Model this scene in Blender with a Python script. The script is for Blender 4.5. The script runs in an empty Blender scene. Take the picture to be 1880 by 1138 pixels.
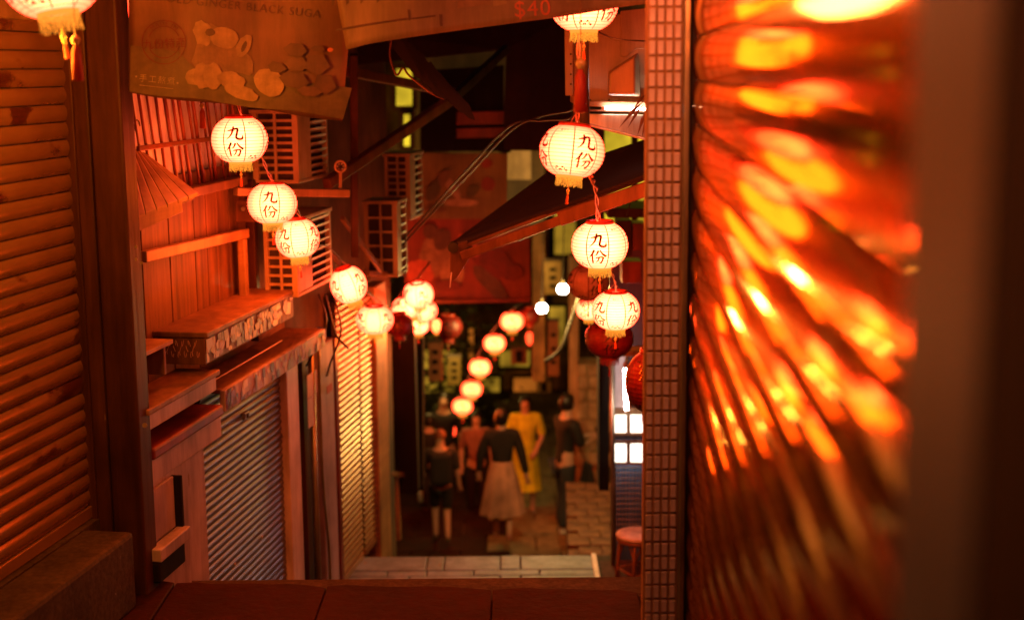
import bpy, bmesh, math, random
from mathutils import Vector, Matrix
RND = random.Random(11)
SC = bpy.context.scene
COL = SC.collection

# ------------------------------------------------------------------ camera
PITCH, ROLL, FPX = math.radians(9.66), math.radians(0.5), 2600.0
EYE = Vector((0, 0, 2.3))
_f = Vector((0, math.cos(PITCH), -math.sin(PITCH)))
_u0 = Vector((0, math.sin(PITCH), math.cos(PITCH)))
_r0 = Vector((1, 0, 0))
_r = _r0 * math.cos(ROLL) - _u0 * math.sin(ROLL)
_u = _u0 * math.cos(ROLL) + _r0 * math.sin(ROLL)
cd = bpy.data.cameras.new('camera')
cam = bpy.data.objects.new('camera', cd)
COL.objects.link(cam)
cam.matrix_world = Matrix(((_r.x, _u.x, -_f.x, EYE.x), (_r.y, _u.y, -_f.y, EYE.y), (_r.z, _u.z, -_f.z, EYE.z), (0, 0, 0, 1)))
cd.sensor_width = 36
cd.lens = 36 * FPX / 1880
cd.clip_start = 0.05
cd.clip_end = 500
cd.dof.use_dof = True
cd.dof.focus_distance = 6.6
cd.dof.aperture_fstop = 1.4
SC.camera = cam

# ------------------------------------------------------------------ night sky, faint moon
w = bpy.data.worlds.new('World'); SC.world = w; w.use_nodes = True
nt = w.node_tree
bg = nt.nodes['Background']
sky = nt.nodes.new('ShaderNodeTexSky'); sky.sky_type = 'NISHITA'; sky.sun_disc = False
sky.sun_elevation = math.radians(-3.0); sky.sun_rotation = math.radians(200)
nt.links.new(sky.outputs[0], bg.inputs[0]); bg.inputs[1].default_value = 0.05
sl = bpy.data.lights.new('moon', 'SUN'); sl.energy = 0.006; sl.angle = math.radians(8); sl.color = (0.8, 0.78, 1)
so = bpy.data.objects.new('moon', sl); COL.objects.link(so); so.rotation_euler = (math.radians(25), 0, math.radians(20))
SC.view_settings.view_transform = 'Standard'; SC.view_settings.look = 'None'
SC.view_settings.gamma = 1; SC.view_settings.use_curve_mapping = False
SC.view_settings.exposure = 0.2
SC.cycles.use_denoising = True
SC.cycles.max_bounces = 6
SC.cycles.sample_clamp_indirect = 4
SC.cycles.caustics_reflective = False
SC.cycles.caustics_refractive = False

# ------------------------------------------------------------------ geometry helpers
def ray(px, py):
    return _f + _r * ((px - 940) / FPX) + _u * ((569 - py) / FPX)
def P(px, py, Y):
    d = ray(px, py)
    return EYE + d * (Y / d.y)
def PZ(px, py, z):
    d = ray(px, py)
    return EYE + d * ((z - EYE.z) / d.z)

class Frame:
    def __init__(s, O, ax, n):
        s.O, s.ax, s.n = Vector(O), Vector(ax).normalized(), Vector(n).normalized()
    def pt(s, a, o, z):
        v = s.O + s.ax * a + s.n * o
        return Vector((v.x, v.y, z))
    def pix(s, px, py, o=0.0):
        d = ray(px, py)
        t = (o - (EYE - s.O).dot(s.n)) / d.dot(s.n)
        p = EYE + d * t
        return (p - s.O).dot(s.ax), p.z
L = Frame((-2.9, 0, 0), (0.1669, 1, 0), (1, -0.1669, 0))
Rr = Frame((0.27, 0, 0), (0.072, 1, 0), (-1, 0.072, 0))
Wd = Frame((0, 0, 0), (1, 0, 0), (0, -1, 0))      # s = x, o = -y

class MB:
    def __init__(s): s.v, s.f, s.uv = [], [], None
    def add(s, vs, fs):
        b = len(s.v); s.v += [Vector(v) for v in vs]
        s.f += [tuple(b + i for i in f) for f in fs]; return s
    def hexa(s, p):
        return s.add(p, [(0, 1, 2, 3), (7, 6, 5, 4), (0, 4, 5, 1), (1, 5, 6, 2), (2, 6, 7, 3), (3, 7, 4, 0)])
    def box(s, F, a0, a1, o0, o1, z0, z1):
        return s.hexa([F.pt(a, o, z) for z in (z0, z1) for a, o in ((a0, o0), (a0, o1), (a1, o1), (a1, o0))])
    def bar(s, p0, p1, w, h, up=(0, 0, 1)):
        p0, p1 = Vector(p0), Vector(p1); d = (p1 - p0).normalized(); up = Vector(up)
        sd = d.cross(up)
        if sd.length < 1e-4: sd = d.cross(Vector((0, 1, 0)))
        sd.normalize(); u = sd.cross(d).normalized()
        return s.hexa([p + sd * a * w / 2 + u * b * h / 2 for p in (p0, p1) for a, b in ((-1, -1), (1, -1), (1, 1), (-1, 1))])
    def tube(s, pts, r, n=8, cap=True):
        pts = [Vector(p) for p in pts]; rs = r if isinstance(r, (list, tuple)) else [r] * len(pts)
        b = len(s.v); ref = None
        for i, p in enumerate(pts):
            d = (pts[min(i + 1, len(pts) - 1)] - pts[max(i - 1, 0)]).normalized()
            if ref is None:
                ref = d.cross(Vector((0, 0, 1)))
                if ref.length < 1e-3: ref = Vector((1, 0, 0))
            ref = (ref - d * ref.dot(d)).normalized(); e = d.cross(ref)
            for k in range(n):
                a = 2 * math.pi * k / n
                s.v.append(p + (ref * math.cos(a) + e * math.sin(a)) * rs[i])
        for i in range(len(pts) - 1):
            for k in range(n):
                k2 = (k + 1) % n
                s.f.append((b + i * n + k, b + i * n + k2, b + (i + 1) * n + k2, b + (i + 1) * n + k))
        if cap:
            s.f.append(tuple(b + k for k in range(n - 1, -1, -1)))
            s.f.append(tuple(b + (len(pts) - 1) * n + k for k in range(n)))
        return s
    def lathe(s, c, prof, n=16, squash=1.0):
        c = Vector(c); b = len(s.v)
        for r, z in prof:
            for k in range(n):
                a = 2 * math.pi * k / n
                s.v.append(c + Vector((r * math.cos(a), r * math.sin(a) * squash, z)))
        for i in range(len(prof) - 1):
            for k in range(n):
                k2 = (k + 1) % n
                s.f.append((b + i * n + k, b + i * n + k2, b + (i + 1) * n + k2, b + (i + 1) * n + k))
        return s
    def prism(s, pts, off):
        n = len(pts); off = Vector(off); pts = [Vector(p) for p in pts]
        return s.add(pts + [p + off for p in pts], [tuple(range(n - 1, -1, -1)), tuple(range(n, 2 * n))] + [(i, (i + 1) % n, n + (i + 1) % n, n + i) for i in range(n)])
    def build(s, name, m, parent=None, smooth=False, bevel=0, kind=None, loc=None):
        me = bpy.data.meshes.new(name)
        if parent is not None: base = rootloc(parent)
        else:
            if loc is None:
                xs = [v.x for v in s.v]; ys = [v.y for v in s.v]; zs = [v.z for v in s.v]
                loc = ((min(xs) + max(xs)) / 2, (min(ys) + max(ys)) / 2, min(zs))
            base = Vector(loc)
        me.from_pydata([v - base for v in s.v], [], s.f)
        bm = bmesh.new(); bm.from_mesh(me); bmesh.ops.recalc_face_normals(bm, faces=bm.faces); bm.to_mesh(me); bm.free()
        if smooth: me.polygons.foreach_set('use_smooth', [True] * len(me.polygons))
        me.materials.append(m)
        o = bpy.data.objects.new(name, me); COL.objects.link(o)
        if parent is not None: o.parent = parent
        else: o.location = base
        if bevel:
            md = o.modifiers.new('bevel', 'BEVEL'); md.width = bevel; md.segments = 2; md.limit_method = 'ANGLE'
        if kind: o['kind'] = kind
        return o
def rootloc(p):
    v = Vector((0, 0, 0))
    while p is not None: v += Vector(p.location); p = p.parent
    return v
def tag(o, label, cat, group=None):
    o['label'] = label; o['category'] = cat
    if group: o['group'] = group
    return o
def thing(name, loc, label, cat, group=None):
    o = bpy.data.objects.new(name, None); COL.objects.link(o); o.location = Vector(loc); o.empty_display_size = .05
    return tag(o, label, cat, group)
def inst(o, name, parent, loc, rot=None, scale=None):
    c = o.copy(); c.name = name; COL.objects.link(c); c.parent = parent; c.location = Vector(loc)
    if rot is not None: c.rotation_euler = rot
    if scale is not None: c.scale = scale
    return c
def copy_tree(o, parent=None):
    c = o.copy(); COL.objects.link(c); c.parent = parent
    for ch in list(o.children): copy_tree(ch, c)
    return c
def catmull(pts, n=5):
    pts = [Vector(p) for p in pts]; out = []
    for i in range(len(pts) - 1):
        a, b, c, d = pts[max(i - 1, 0)], pts[i], pts[i + 1], pts[min(i + 2, len(pts) - 1)]
        for k in range(n):
            t = k / n
            out.append(0.5 * ((2 * b) + (-a + c) * t + (2 * a - 5 * b + 4 * c - d) * t * t + (-a + 3 * b - 3 * c + d) * t ** 3))
    out.append(pts[-1]); return out

# ------------------------------------------------------------------ materials
UNTINTED = ('paving', 'skin', 'cloth', 'mosaic', 'steel slat', 'white', 'yellow cloth', 'jamb', 'panel', 'paper', 'sheet', 'grey shutter', 'cushion', 'ochre')
WARM_TINT = (.72, .72, .48)  # base colours warmed and dimmed to imitate redder lantern light
def mat(name, c1, c2=None, rough=.6, metal=0, scale=(6, 6, 6), detail=5, bump=0, bscale=None, spots=None, rot=None, rvar=0, coat=0, contrast=.2):
    m = bpy.data.materials.new(name); m.use_nodes = True; N = m.node_tree.nodes; K = m.node_tree.links.new
    b = N['Principled BSDF']; b.inputs['Roughness'].default_value = rough; b.inputs['Metallic'].default_value = metal
    b.inputs['Coat Weight'].default_value = coat
    tc = N.new('ShaderNodeTexCoord'); mp = N.new('ShaderNodeMapping'); mp.inputs['Scale'].default_value = scale
    if rot: mp.inputs['Rotation'].default_value = rot
    K(tc.outputs['Object'], mp.inputs[0])
    oi = N.new('ShaderNodeObjectInfo'); va = N.new('ShaderNodeVectorMath'); va.operation = 'ADD'
    sc = N.new('ShaderNodeVectorMath'); sc.operation = 'SCALE'; sc.inputs[3].default_value = 17
    cb = N.new('ShaderNodeCombineXYZ'); K(oi.outputs['Random'], cb.inputs[0]); K(oi.outputs['Random'], cb.inputs[1]); K(cb.outputs[0], sc.inputs[0])
    K(mp.outputs[0], va.inputs[0]); K(sc.outputs[0], va.inputs[1])
    n1 = N.new('ShaderNodeTexNoise'); n1.inputs['Scale'].default_value = 1; n1.inputs['Detail'].default_value = detail; n1.inputs['Roughness'].default_value = .62
    K(va.outputs[0], n1.inputs['Vector'])
    cr = N.new('ShaderNodeValToRGB'); cr.color_ramp.elements[0].position = .5 - contrast; cr.color_ramp.elements[1].position = .5 + contrast
    c2 = c2 or tuple(x * .6 for x in c1)
    if not any(q in name for q in UNTINTED): c1 = tuple(a * b for a, b in zip(c1, WARM_TINT)); c2 = tuple(a * b for a, b in zip(c2, WARM_TINT))
    cr.color_ramp.elements[0].color = (*c2, 1); cr.color_ramp.elements[1].color = (*c1, 1)
    K(n1.outputs[0], cr.inputs[0]); col = cr.outputs[0]
    if spots:
        sp, ss, thr = spots
        n2 = N.new('ShaderNodeTexNoise'); n2.inputs['Scale'].default_value = ss; n2.inputs['Detail'].default_value = 6
        K(va.outputs[0], n2.inputs['Vector'])
        r2 = N.new('ShaderNodeValToRGB'); r2.color_ramp.elements[0].position = thr; r2.color_ramp.elements[1].position = thr + .05
        K(n2.outputs[0], r2.inputs[0])
        mx = N.new('ShaderNodeMix'); mx.data_type = 'RGBA'; K(r2.outputs[0], mx.inputs[0]); K(col, mx.inputs[6]); mx.inputs[7].default_value = (*sp, 1); col = mx.outputs[2]
    if not any(q in name for q in ('skin', 'hair', 'shutter')):
        d1 = N.new('ShaderNodeTexNoise'); d1.inputs['Scale'].default_value = 1; d1.inputs['Detail'].default_value = 7; d1.inputs['Roughness'].default_value = .7
        dm = N.new('ShaderNodeMapping'); dm.inputs['Scale'].default_value = (7, 7, .9); K(tc.outputs['Object'], dm.inputs[0]); K(dm.outputs[0], d1.inputs['Vector'])
        d2 = N.new('ShaderNodeTexNoise'); d2.inputs['Scale'].default_value = 2.3; d2.inputs['Detail'].default_value = 5; K(tc.outputs['Object'], d2.inputs['Vector'])
        dd = N.new('ShaderNodeMath'); dd.operation = 'MULTIPLY'; K(d1.outputs[0], dd.inputs[0]); K(d2.outputs[0], dd.inputs[1])
        dr = N.new('ShaderNodeMapRange'); dr.inputs[1].default_value = .13; dr.inputs[2].default_value = .34; dr.inputs[3].default_value = .42; dr.inputs[4].default_value = 1.1; K(dd.outputs[0], dr.inputs[0])
        dv = N.new('ShaderNodeVectorMath'); dv.operation = 'SCALE'; K(col, dv.inputs[0]); K(dr.outputs[0], dv.inputs[3]); col = dv.outputs[0]
    K(col, b.inputs['Base Color'])
    if rvar:
        mr = N.new('ShaderNodeMapRange'); mr.inputs[3].default_value = rough - rvar; mr.inputs[4].default_value = rough + rvar
        K(n1.outputs[0], mr.inputs[0]); K(mr.outputs[0], b.inputs['Roughness'])
    if bump:
        bp = N.new('ShaderNodeBump'); bp.inputs['Strength'].default_value = 1; bp.inputs['Distance'].default_value = bump
        if bscale:
            n3 = N.new('ShaderNodeTexNoise'); n3.inputs['Scale'].default_value = bscale; n3.inputs['Detail'].default_value = 4
            K(tc.outputs['Object'], n3.inputs['Vector']); K(n3.outputs[0], bp.inputs['Height'])
        else: K(n1.outputs[0], bp.inputs['Height'])
        K(bp.outputs[0], b.inputs['Normal'])
    return m
def emis(name, c, s=1.0, var=0, scale=8):
    m = bpy.data.materials.new(name); m.use_nodes = True; N = m.node_tree.nodes; K = m.node_tree.links.new
    N.remove(N['Principled BSDF']); e = N.new('ShaderNodeEmission'); e.inputs[0].default_value = (*c, 1); e.inputs[1].default_value = s
    if var:
        tc = N.new('ShaderNodeTexCoord'); n = N.new('ShaderNodeTexNoise'); n.inputs['Scale'].default_value = scale; K(tc.outputs['Object'], n.inputs['Vector'])
        mr = N.new('ShaderNodeMapRange'); mr.inputs[1].default_value = .3; mr.inputs[2].default_value = .7
        mr.inputs[3].default_value = s * (1 - var); mr.inputs[4].default_value = s * (1 + var); K(n.outputs[0], mr.inputs[0]); K(mr.outputs[0], e.inputs[1])
    K(e.outputs[0], N['Material Output'].inputs[0]); return m

M = {}
M['wood_dark'] = mat('dark stained wood', (.12, .05, .03), (.05, .02, .014), .5, scale=(14, 14, 1.1), bump=.004, spots=(((.35, .22, .14)), 3.5, .74))
M['wood_mid'] = mat('reddish cedar wood', (.34, .19, .1), (.15, .07, .035), .55, scale=(16, 9, 1.2), bump=.003, detail=7)
M['wood_warm'] = mat('pale pine wood', (.55, .36, .2), (.38, .22, .12), .5, scale=(3, 1.2, 14), bump=.002)
M['wood_plank'] = mat('worn plank wood', (.27, .13, .06), (.07, .028, .014), .6, scale=(18, 18, 1.3), bump=.003, spots=((.05, .02, .01), 2.2, .7))
M['stone'] = mat('dark granite', (.11, .08, .065), (.05, .036, .03), .75, scale=(40, 40, 40), bump=.003, spots=((.3, .25, .2), .5, .74))
M['stone_red'] = mat('worn red brown step stone', (.05, .008, .006), (.024, .004, .003), .75, scale=(22, 22, 22), bump=.004, rvar=.15)
M['slab'] = mat('grey paving stone', (.17, .27, .42), (.11, .17, .28), .6, scale=(7, 7, 7), bump=.003, spots=((.2, .15, .12), 1.5, .68))
M['concrete'] = mat('stained concrete', (.42, .36, .34), (.28, .22, .2), .8, scale=(4, 4, 4), bump=.004, spots=((.15, .1, .08), 1.6, .66))
M['panel_grey'] = mat('painted grey pink panel', (.44, .39, .41), (.32, .27, .28), .55, scale=(4, 4, 1.5), bump=.002, spots=((.25, .15, .12), 2.5, .66))
M['shutter_near'] = mat('galvanised orange brown shutter steel', (.56, .32, .17), (.42, .23, .11), .22, metal=.6, scale=(2.5, 2.5, 5), bump=.001, spots=((.12, .035, .015), .8, .6), rvar=.08)
M['shutter_mid'] = mat('scratched grey shutter steel', (.22, .21, .25), (.12, .11, .13), .36, metal=.7, scale=(9, 2, 22), bump=.001, spots=((.6, .5, .45), 4, .78), rvar=.1)
M['shutter_gold'] = mat('ochre folding shutter steel', (.36, .18, .065), (.22, .1, .04), .35, metal=.4, scale=(6, 6, 3), bump=.001)
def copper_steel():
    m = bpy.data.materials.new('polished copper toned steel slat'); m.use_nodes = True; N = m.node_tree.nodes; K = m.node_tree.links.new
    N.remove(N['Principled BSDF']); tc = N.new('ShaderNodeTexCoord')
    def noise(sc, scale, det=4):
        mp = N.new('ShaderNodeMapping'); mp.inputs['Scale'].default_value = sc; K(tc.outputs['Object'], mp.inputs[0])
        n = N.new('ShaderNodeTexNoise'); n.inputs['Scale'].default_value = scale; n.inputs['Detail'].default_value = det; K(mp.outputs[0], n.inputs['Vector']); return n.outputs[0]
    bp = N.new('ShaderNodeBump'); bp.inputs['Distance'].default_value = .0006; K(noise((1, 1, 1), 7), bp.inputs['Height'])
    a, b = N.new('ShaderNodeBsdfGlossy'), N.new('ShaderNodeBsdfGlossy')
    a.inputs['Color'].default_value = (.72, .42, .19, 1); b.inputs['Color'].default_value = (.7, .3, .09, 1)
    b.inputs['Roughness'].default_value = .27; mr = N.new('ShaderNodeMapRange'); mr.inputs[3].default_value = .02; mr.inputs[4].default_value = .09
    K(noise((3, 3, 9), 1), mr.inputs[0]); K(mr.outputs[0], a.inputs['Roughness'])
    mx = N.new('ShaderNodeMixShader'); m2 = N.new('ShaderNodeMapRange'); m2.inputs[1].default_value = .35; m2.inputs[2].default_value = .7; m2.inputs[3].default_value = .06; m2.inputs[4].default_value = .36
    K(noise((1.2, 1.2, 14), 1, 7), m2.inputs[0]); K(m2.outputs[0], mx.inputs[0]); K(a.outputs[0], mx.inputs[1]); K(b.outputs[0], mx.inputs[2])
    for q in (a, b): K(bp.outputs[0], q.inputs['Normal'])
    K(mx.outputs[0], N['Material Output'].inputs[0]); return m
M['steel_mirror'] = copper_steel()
M['steel'] = mat('brushed steel strip', (.72, .68, .66), (.5, .46, .44), .4, metal=.8, scale=(30, 30, 3))
M['steel_dark'] = mat('dark steel', (.12, .1, .1), (.05, .04, .04), .45, metal=.5, scale=(10, 10, 10))
M['jamb_cooled'] = mat('grey brown painted jamb', (.17, .32, .6), (.14, .27, .5), .6, scale=(12, 12, 2))  # blue put into the colour to imitate neutral light among orange lanterns
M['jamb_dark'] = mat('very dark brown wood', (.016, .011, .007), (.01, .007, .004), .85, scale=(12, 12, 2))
M['tile_pink'] = mat('pinkish mosaic tile', (.88, .74, .68), (.76, .6, .52), .22, scale=(9, 9, 9), spots=((.2, .1, .08), 2, .72))
M['grout_tile'] = mat('brown tile grout', (.62, .36, .22), (.5, .27, .16), .9, scale=(20, 20, 20))
M['grout'] = mat('dark red grout', (.13, .06, .05), (.07, .03, .025), .9, scale=(20, 20, 20))
M['ac_case'] = mat('aged cream air conditioner casing', (.62, .5, .4), (.5, .38, .28), .5, scale=(5, 5, 2), spots=((.3, .16, .08), 2, .7))
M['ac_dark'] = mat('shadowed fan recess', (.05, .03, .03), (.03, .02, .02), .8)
M['ac_orange'] = mat('beige steel housing', (.5, .34, .24), (.36, .22, .15), .45, scale=(3, 3, 3), rvar=.08, spots=((.3, .15, .08), 3, .72))
M['red_paint'] = mat('red painted wood', (.3, .04, .02), (.14, .02, .012), .45, scale=(10, 10, 3))
M['red_rod'] = mat('dark red lacquer rod', (.32, .07, .04), (.15, .03, .02), .35, scale=(10, 10, 2))
M['paper_grey'] = mat('dusty grey blue paper', (.7, .78, .88), (.5, .55, .62), .8, scale=(3, 3, 3))
M['fabric_dark'] = mat('dark awning canvas', (.03, .012, .01), (.018, .007, .006), .9, scale=(20, 20, 20))
M['black'] = mat('black cloth', (.012, .01, .01), (.006, .005, .005), .8)
M['cable'] = mat('black cable sheath', (.02, .014, .012), rough=.5)
M['cable_red'] = mat('reddish lamp cord', (.38, .12, .05), (.2, .06, .03), .5)
M['metal_arm'] = mat('brown enamelled awning arm', (.34, .14, .08), (.18, .07, .04), .4, metal=.3, scale=(14, 14, 3))
M['wall_dark'] = mat('dark stained plaster', (.17, .1, .05), (.05, .03, .02), .85, scale=(1.3, 1.3, 1.3), bump=.01, contrast=.15)
M['wall_brown'] = mat('brown weathered plaster', (.45, .28, .13), (.12, .07, .03), .85, scale=(1.6, 1.6, 1.6), bump=.01, contrast=.13)
M['wall_ochre'] = mat('ochre plaster', (.55, .4, .22), (.3, .2, .1), .85, scale=(1.6, 1.6, 1.6), bump=.01)
M['stone_wall'] = mat('ochre field stone', (.62, .48, .3), (.38, .26, .14), .85, scale=(9, 9, 9), bump=.01)
M['brick'] = mat('brown paving brick', (.22, .1, .05), (.1, .045, .025), .8, scale=(9, 9, 9), bump=.003)
M['leaf'] = mat('dim green leaf', (.1, .12, .03), (.04, .06, .015), .6)
M['leaf_brown'] = mat('dry bamboo leaf', (.16, .09, .04), (.1, .05, .02), .5)
M['lit_yellow'] = emis('yellow lit window', (.62, .42, .02), 1.0, .55, 3)  # also the glow put on the wall behind the awning
M['glow_ochre'] = emis('added ochre glow', (.5, .27, .02), .6, .8, 1.5)  # for glow panes added to lift the dark far building
M['lit_brown'] = emis('dim orange lit interior', (.5, .13, .012), .5, .7, 1.2)
M['tube'] = emis('white fluorescent tube', (1, .82, .8), 60)
M['bulb'] = emis('white bulb glass', (1, .93, .8), 40)
M['menu_white'] = emis('backlit menu sheet', (1, .84, .68), 2.8, .15, 9)
M['white_paint'] = mat('white painted metal', (.75, .7, .68), (.6, .54, .52), .4, scale=(20, 20, 2), spots=((.4, .3, .25), 3, .7))
for _n in ('stone_red', 'jamb_dark', 'jamb_cooled', 'stone', 'wood_dark', 'banner_'):
    if _n in M: M[_n].node_tree.nodes['Principled BSDF'].inputs['Specular IOR Level'].default_value = .15
M['skin'] = mat('skin', (.5, .3, .22), (.44, .25, .18), .5)
M['hair'] = mat('black hair', (.012, .008, .007), rough=.45)
M['stool_seat'] = mat('cream stool cushion', (.92, .82, .6), (.85, .72, .5), .6)
M['rattan'] = mat('orange rattan cane', (.5, .22, .08), (.35, .13, .04), .45, scale=(30, 30, 8))
M['banner1'] = mat('tan printed vinyl', (.24, .11, .07), (.16, .07, .045), .6, scale=(1.4, 1.4, 2.2))
M['banner2'] = mat('pinkish beige vinyl', (.3, .19, .15), (.23, .14, .11), .6, scale=(1.5, 1.5, 2.5))
def flat(name, c, rough=.6): return mat(name, c, tuple(x * .85 for x in c), rough, scale=(12, 12, 12))

# lantern materials: warm light, so strong in red that the paper burns out to pale yellow
def lantern_mat(name, core, mid, edge, line, ribs=16, gain=1.0):
    m = bpy.data.materials.new(name); m.use_nodes = True; N = m.node_tree.nodes; K = m.node_tree.links.new
    N.remove(N['Principled BSDF']); e = N.new('ShaderNodeEmission'); e.inputs[1].default_value = gain
    lw = N.new('ShaderNodeLayerWeight'); lw.inputs[0].default_value = .5
    cr = N.new('ShaderNodeValToRGB'); E = cr.color_ramp.elements; E[0].position = .02; E[0].color = (*core, 1); E[1].position = .95; E[1].color = (*edge, 1)
    x = E.new(.45); x.color = (*mid, 1); K(lw.outputs['Facing'], cr.inputs[0])
    uv = N.new('ShaderNodeUVMap'); sx = N.new('ShaderNodeSeparateXYZ'); K(uv.outputs[0], sx.inputs[0])
    a = N.new('ShaderNodeMath'); a.operation = 'MULTIPLY'; a.inputs[1].default_value = ribs; K(sx.outputs[1], a.inputs[0])
    pp = N.new('ShaderNodeMath'); pp.operation = 'PINGPONG'; pp.inputs[1].default_value = .5; K(a.outputs[0], pp.inputs[0])
    mr = N.new('ShaderNodeMapRange'); mr.inputs[1].default_value = 0; mr.inputs[2].default_value = .14; mr.inputs[3].default_value = 1.0; mr.inputs[4].default_value = 0
    K(pp.outputs[0], mr.inputs[0])
    nz = N.new('ShaderNodeTexNoise'); nz.inputs['Scale'].default_value = 9; tc = N.new('ShaderNodeTexCoord'); K(tc.outputs['Object'], nz.inputs['Vector'])
    ml = N.new('ShaderNodeMath'); ml.operation = 'MULTIPLY_ADD'; K(nz.outputs[0], ml.inputs[0]); ml.inputs[1].default_value = .25; K(mr.outputs[0], ml.inputs[2])
    sb = N.new('ShaderNodeMath'); sb.operation = 'SUBTRACT'; sb.use_clamp = True; K(ml.outputs[0], sb.inputs[0]); sb.inputs[1].default_value = .1
    mx = N.new('ShaderNodeMix'); mx.data_type = 'RGBA'; K(sb.outputs[0], mx.inputs[0]); K(cr.outputs[0], mx.inputs[6]); mx.inputs[7].default_value = (*line, 1)
    oi = N.new('ShaderNodeObjectInfo'); gr = N.new('ShaderNodeMapRange'); gr.inputs[3].default_value = gain * .75; gr.inputs[4].default_value = gain * 1.2
    K(oi.outputs['Random'], gr.inputs[0]); K(gr.outputs[0], e.inputs[1]); K(mx.outputs[2], e.inputs[0]); K(e.outputs[0], N['Material Output'].inputs[0]); return m
M['paper_lit'] = lantern_mat('lit rice paper', (26, 2.6, .75), (18, .9, .36), (9, .5, .17), (9, .27, .08))
M['paper_warm'] = lantern_mat('lit rice paper deeper tone', (16, 2.2, .5), (9, .5, .14), (4.0, .15, .04), (4, .2, .05))
M['paper_red'] = mat('unlit red silk', (.34, .02, .012), (.2, .01, .008), .45, scale=(12, 12, 12))
M['paper_unlit'] = mat('unlit cream paper', (.72, .42, .3), (.6, .32, .22), .6)
M['ink'] = emis('ink over lit paper', (.16, .012, .004), 1)
M['ink_dark'] = flat('dark ink', (.04, .01, .01))
M['seam_lit'] = emis('red seam over lit paper', (1.5, .17, .06), 1)
M['collar'] = mat('red lacquer ring', (.6, .05, .02), (.5, .04, .015), .35)
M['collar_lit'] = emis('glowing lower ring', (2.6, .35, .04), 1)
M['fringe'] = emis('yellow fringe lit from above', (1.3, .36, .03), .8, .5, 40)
M['bead'] = mat('glass bead', (.8, .6, .3), rough=.15)
M['tassel_red'] = mat('red tassel thread', (.55, .04, .02), (.35, .02, .01), .6)

# ------------------------------------------------------------------ brush characters
STROKES = {
 'jiu': [([(.42, .96), (.40, .68), (.30, .35), (.04, .02)], [.10, .12, .09, .02]),
         ([(.08, .66), (.35, .72), (.68, .80), (.66, .5), (.62, .2), (.74, .07), (.95, .1), (.98, .36)], [.05, .1, .13, .11, .11, .13, .12, .02])],
 'fen': [([(.32, .99), (.2, .68), (.0, .42)], [.11, .1, .02]), ([(.2, .68), (.2, .4), (.19, .0)], [.09, .09, .1]),
         ([(.56, .95), (.47, .7), (.32, .52)], [.1, .08, .02]), ([(.64, .98), (.76, .74), (1.0, .5)], [.05, .09, .15]),
         ([(.4, .42), (.6, .46), (.82, .45), (.79, .2), (.7, .03), (.58, .1)], [.06, .08, .1, .09, .1, .02]), ([(.6, .45), (.53, .22), (.36, .02)], [.08, .07, .02])]}
def stroke_faces(key):
    out = []
    for pts, ws in STROKES[key]:
        c = catmull([(x, y, 0) for x, y in pts], 4); n = len(c); vs = []
        for i, p in enumerate(c):
            t = i / (n - 1) * (len(ws) - 1); k = min(int(t), len(ws) - 2); wd = ws[k] + (ws[k + 1] - ws[k]) * (t - k)
            d = (c[min(i + 1, n - 1)] - c[max(i - 1, 0)]); d.normalize(); nn = Vector((-d.y, d.x, 0))
            vs += [p + nn * wd * .62, p - nn * wd * .62]
        out.append((vs, [(2 * i, 2 * i + 1, 2 * i + 3, 2 * i + 2) for i in range(n - 1)]))
    return out
def text_mesh(body, spacing=1.0):
    c = bpy.data.curves.new('lettering', 'FONT'); c.body = body; c.resolution_u = 3; c.space_character = spacing; c.align_x = 'CENTER'
    o = bpy.data.objects.new('lettering', c); COL.objects.link(o)
    me = bpy.data.meshes.new_from_object(o.evaluated_get(bpy.context.evaluated_depsgraph_get()))
    vs = [v.co.copy() for v in me.vertices]; fs = [tuple(p.vertices) for p in me.polygons]
    bpy.data.objects.remove(o); bpy.data.curves.remove(c); bpy.data.meshes.remove(me); return vs, fs

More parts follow.
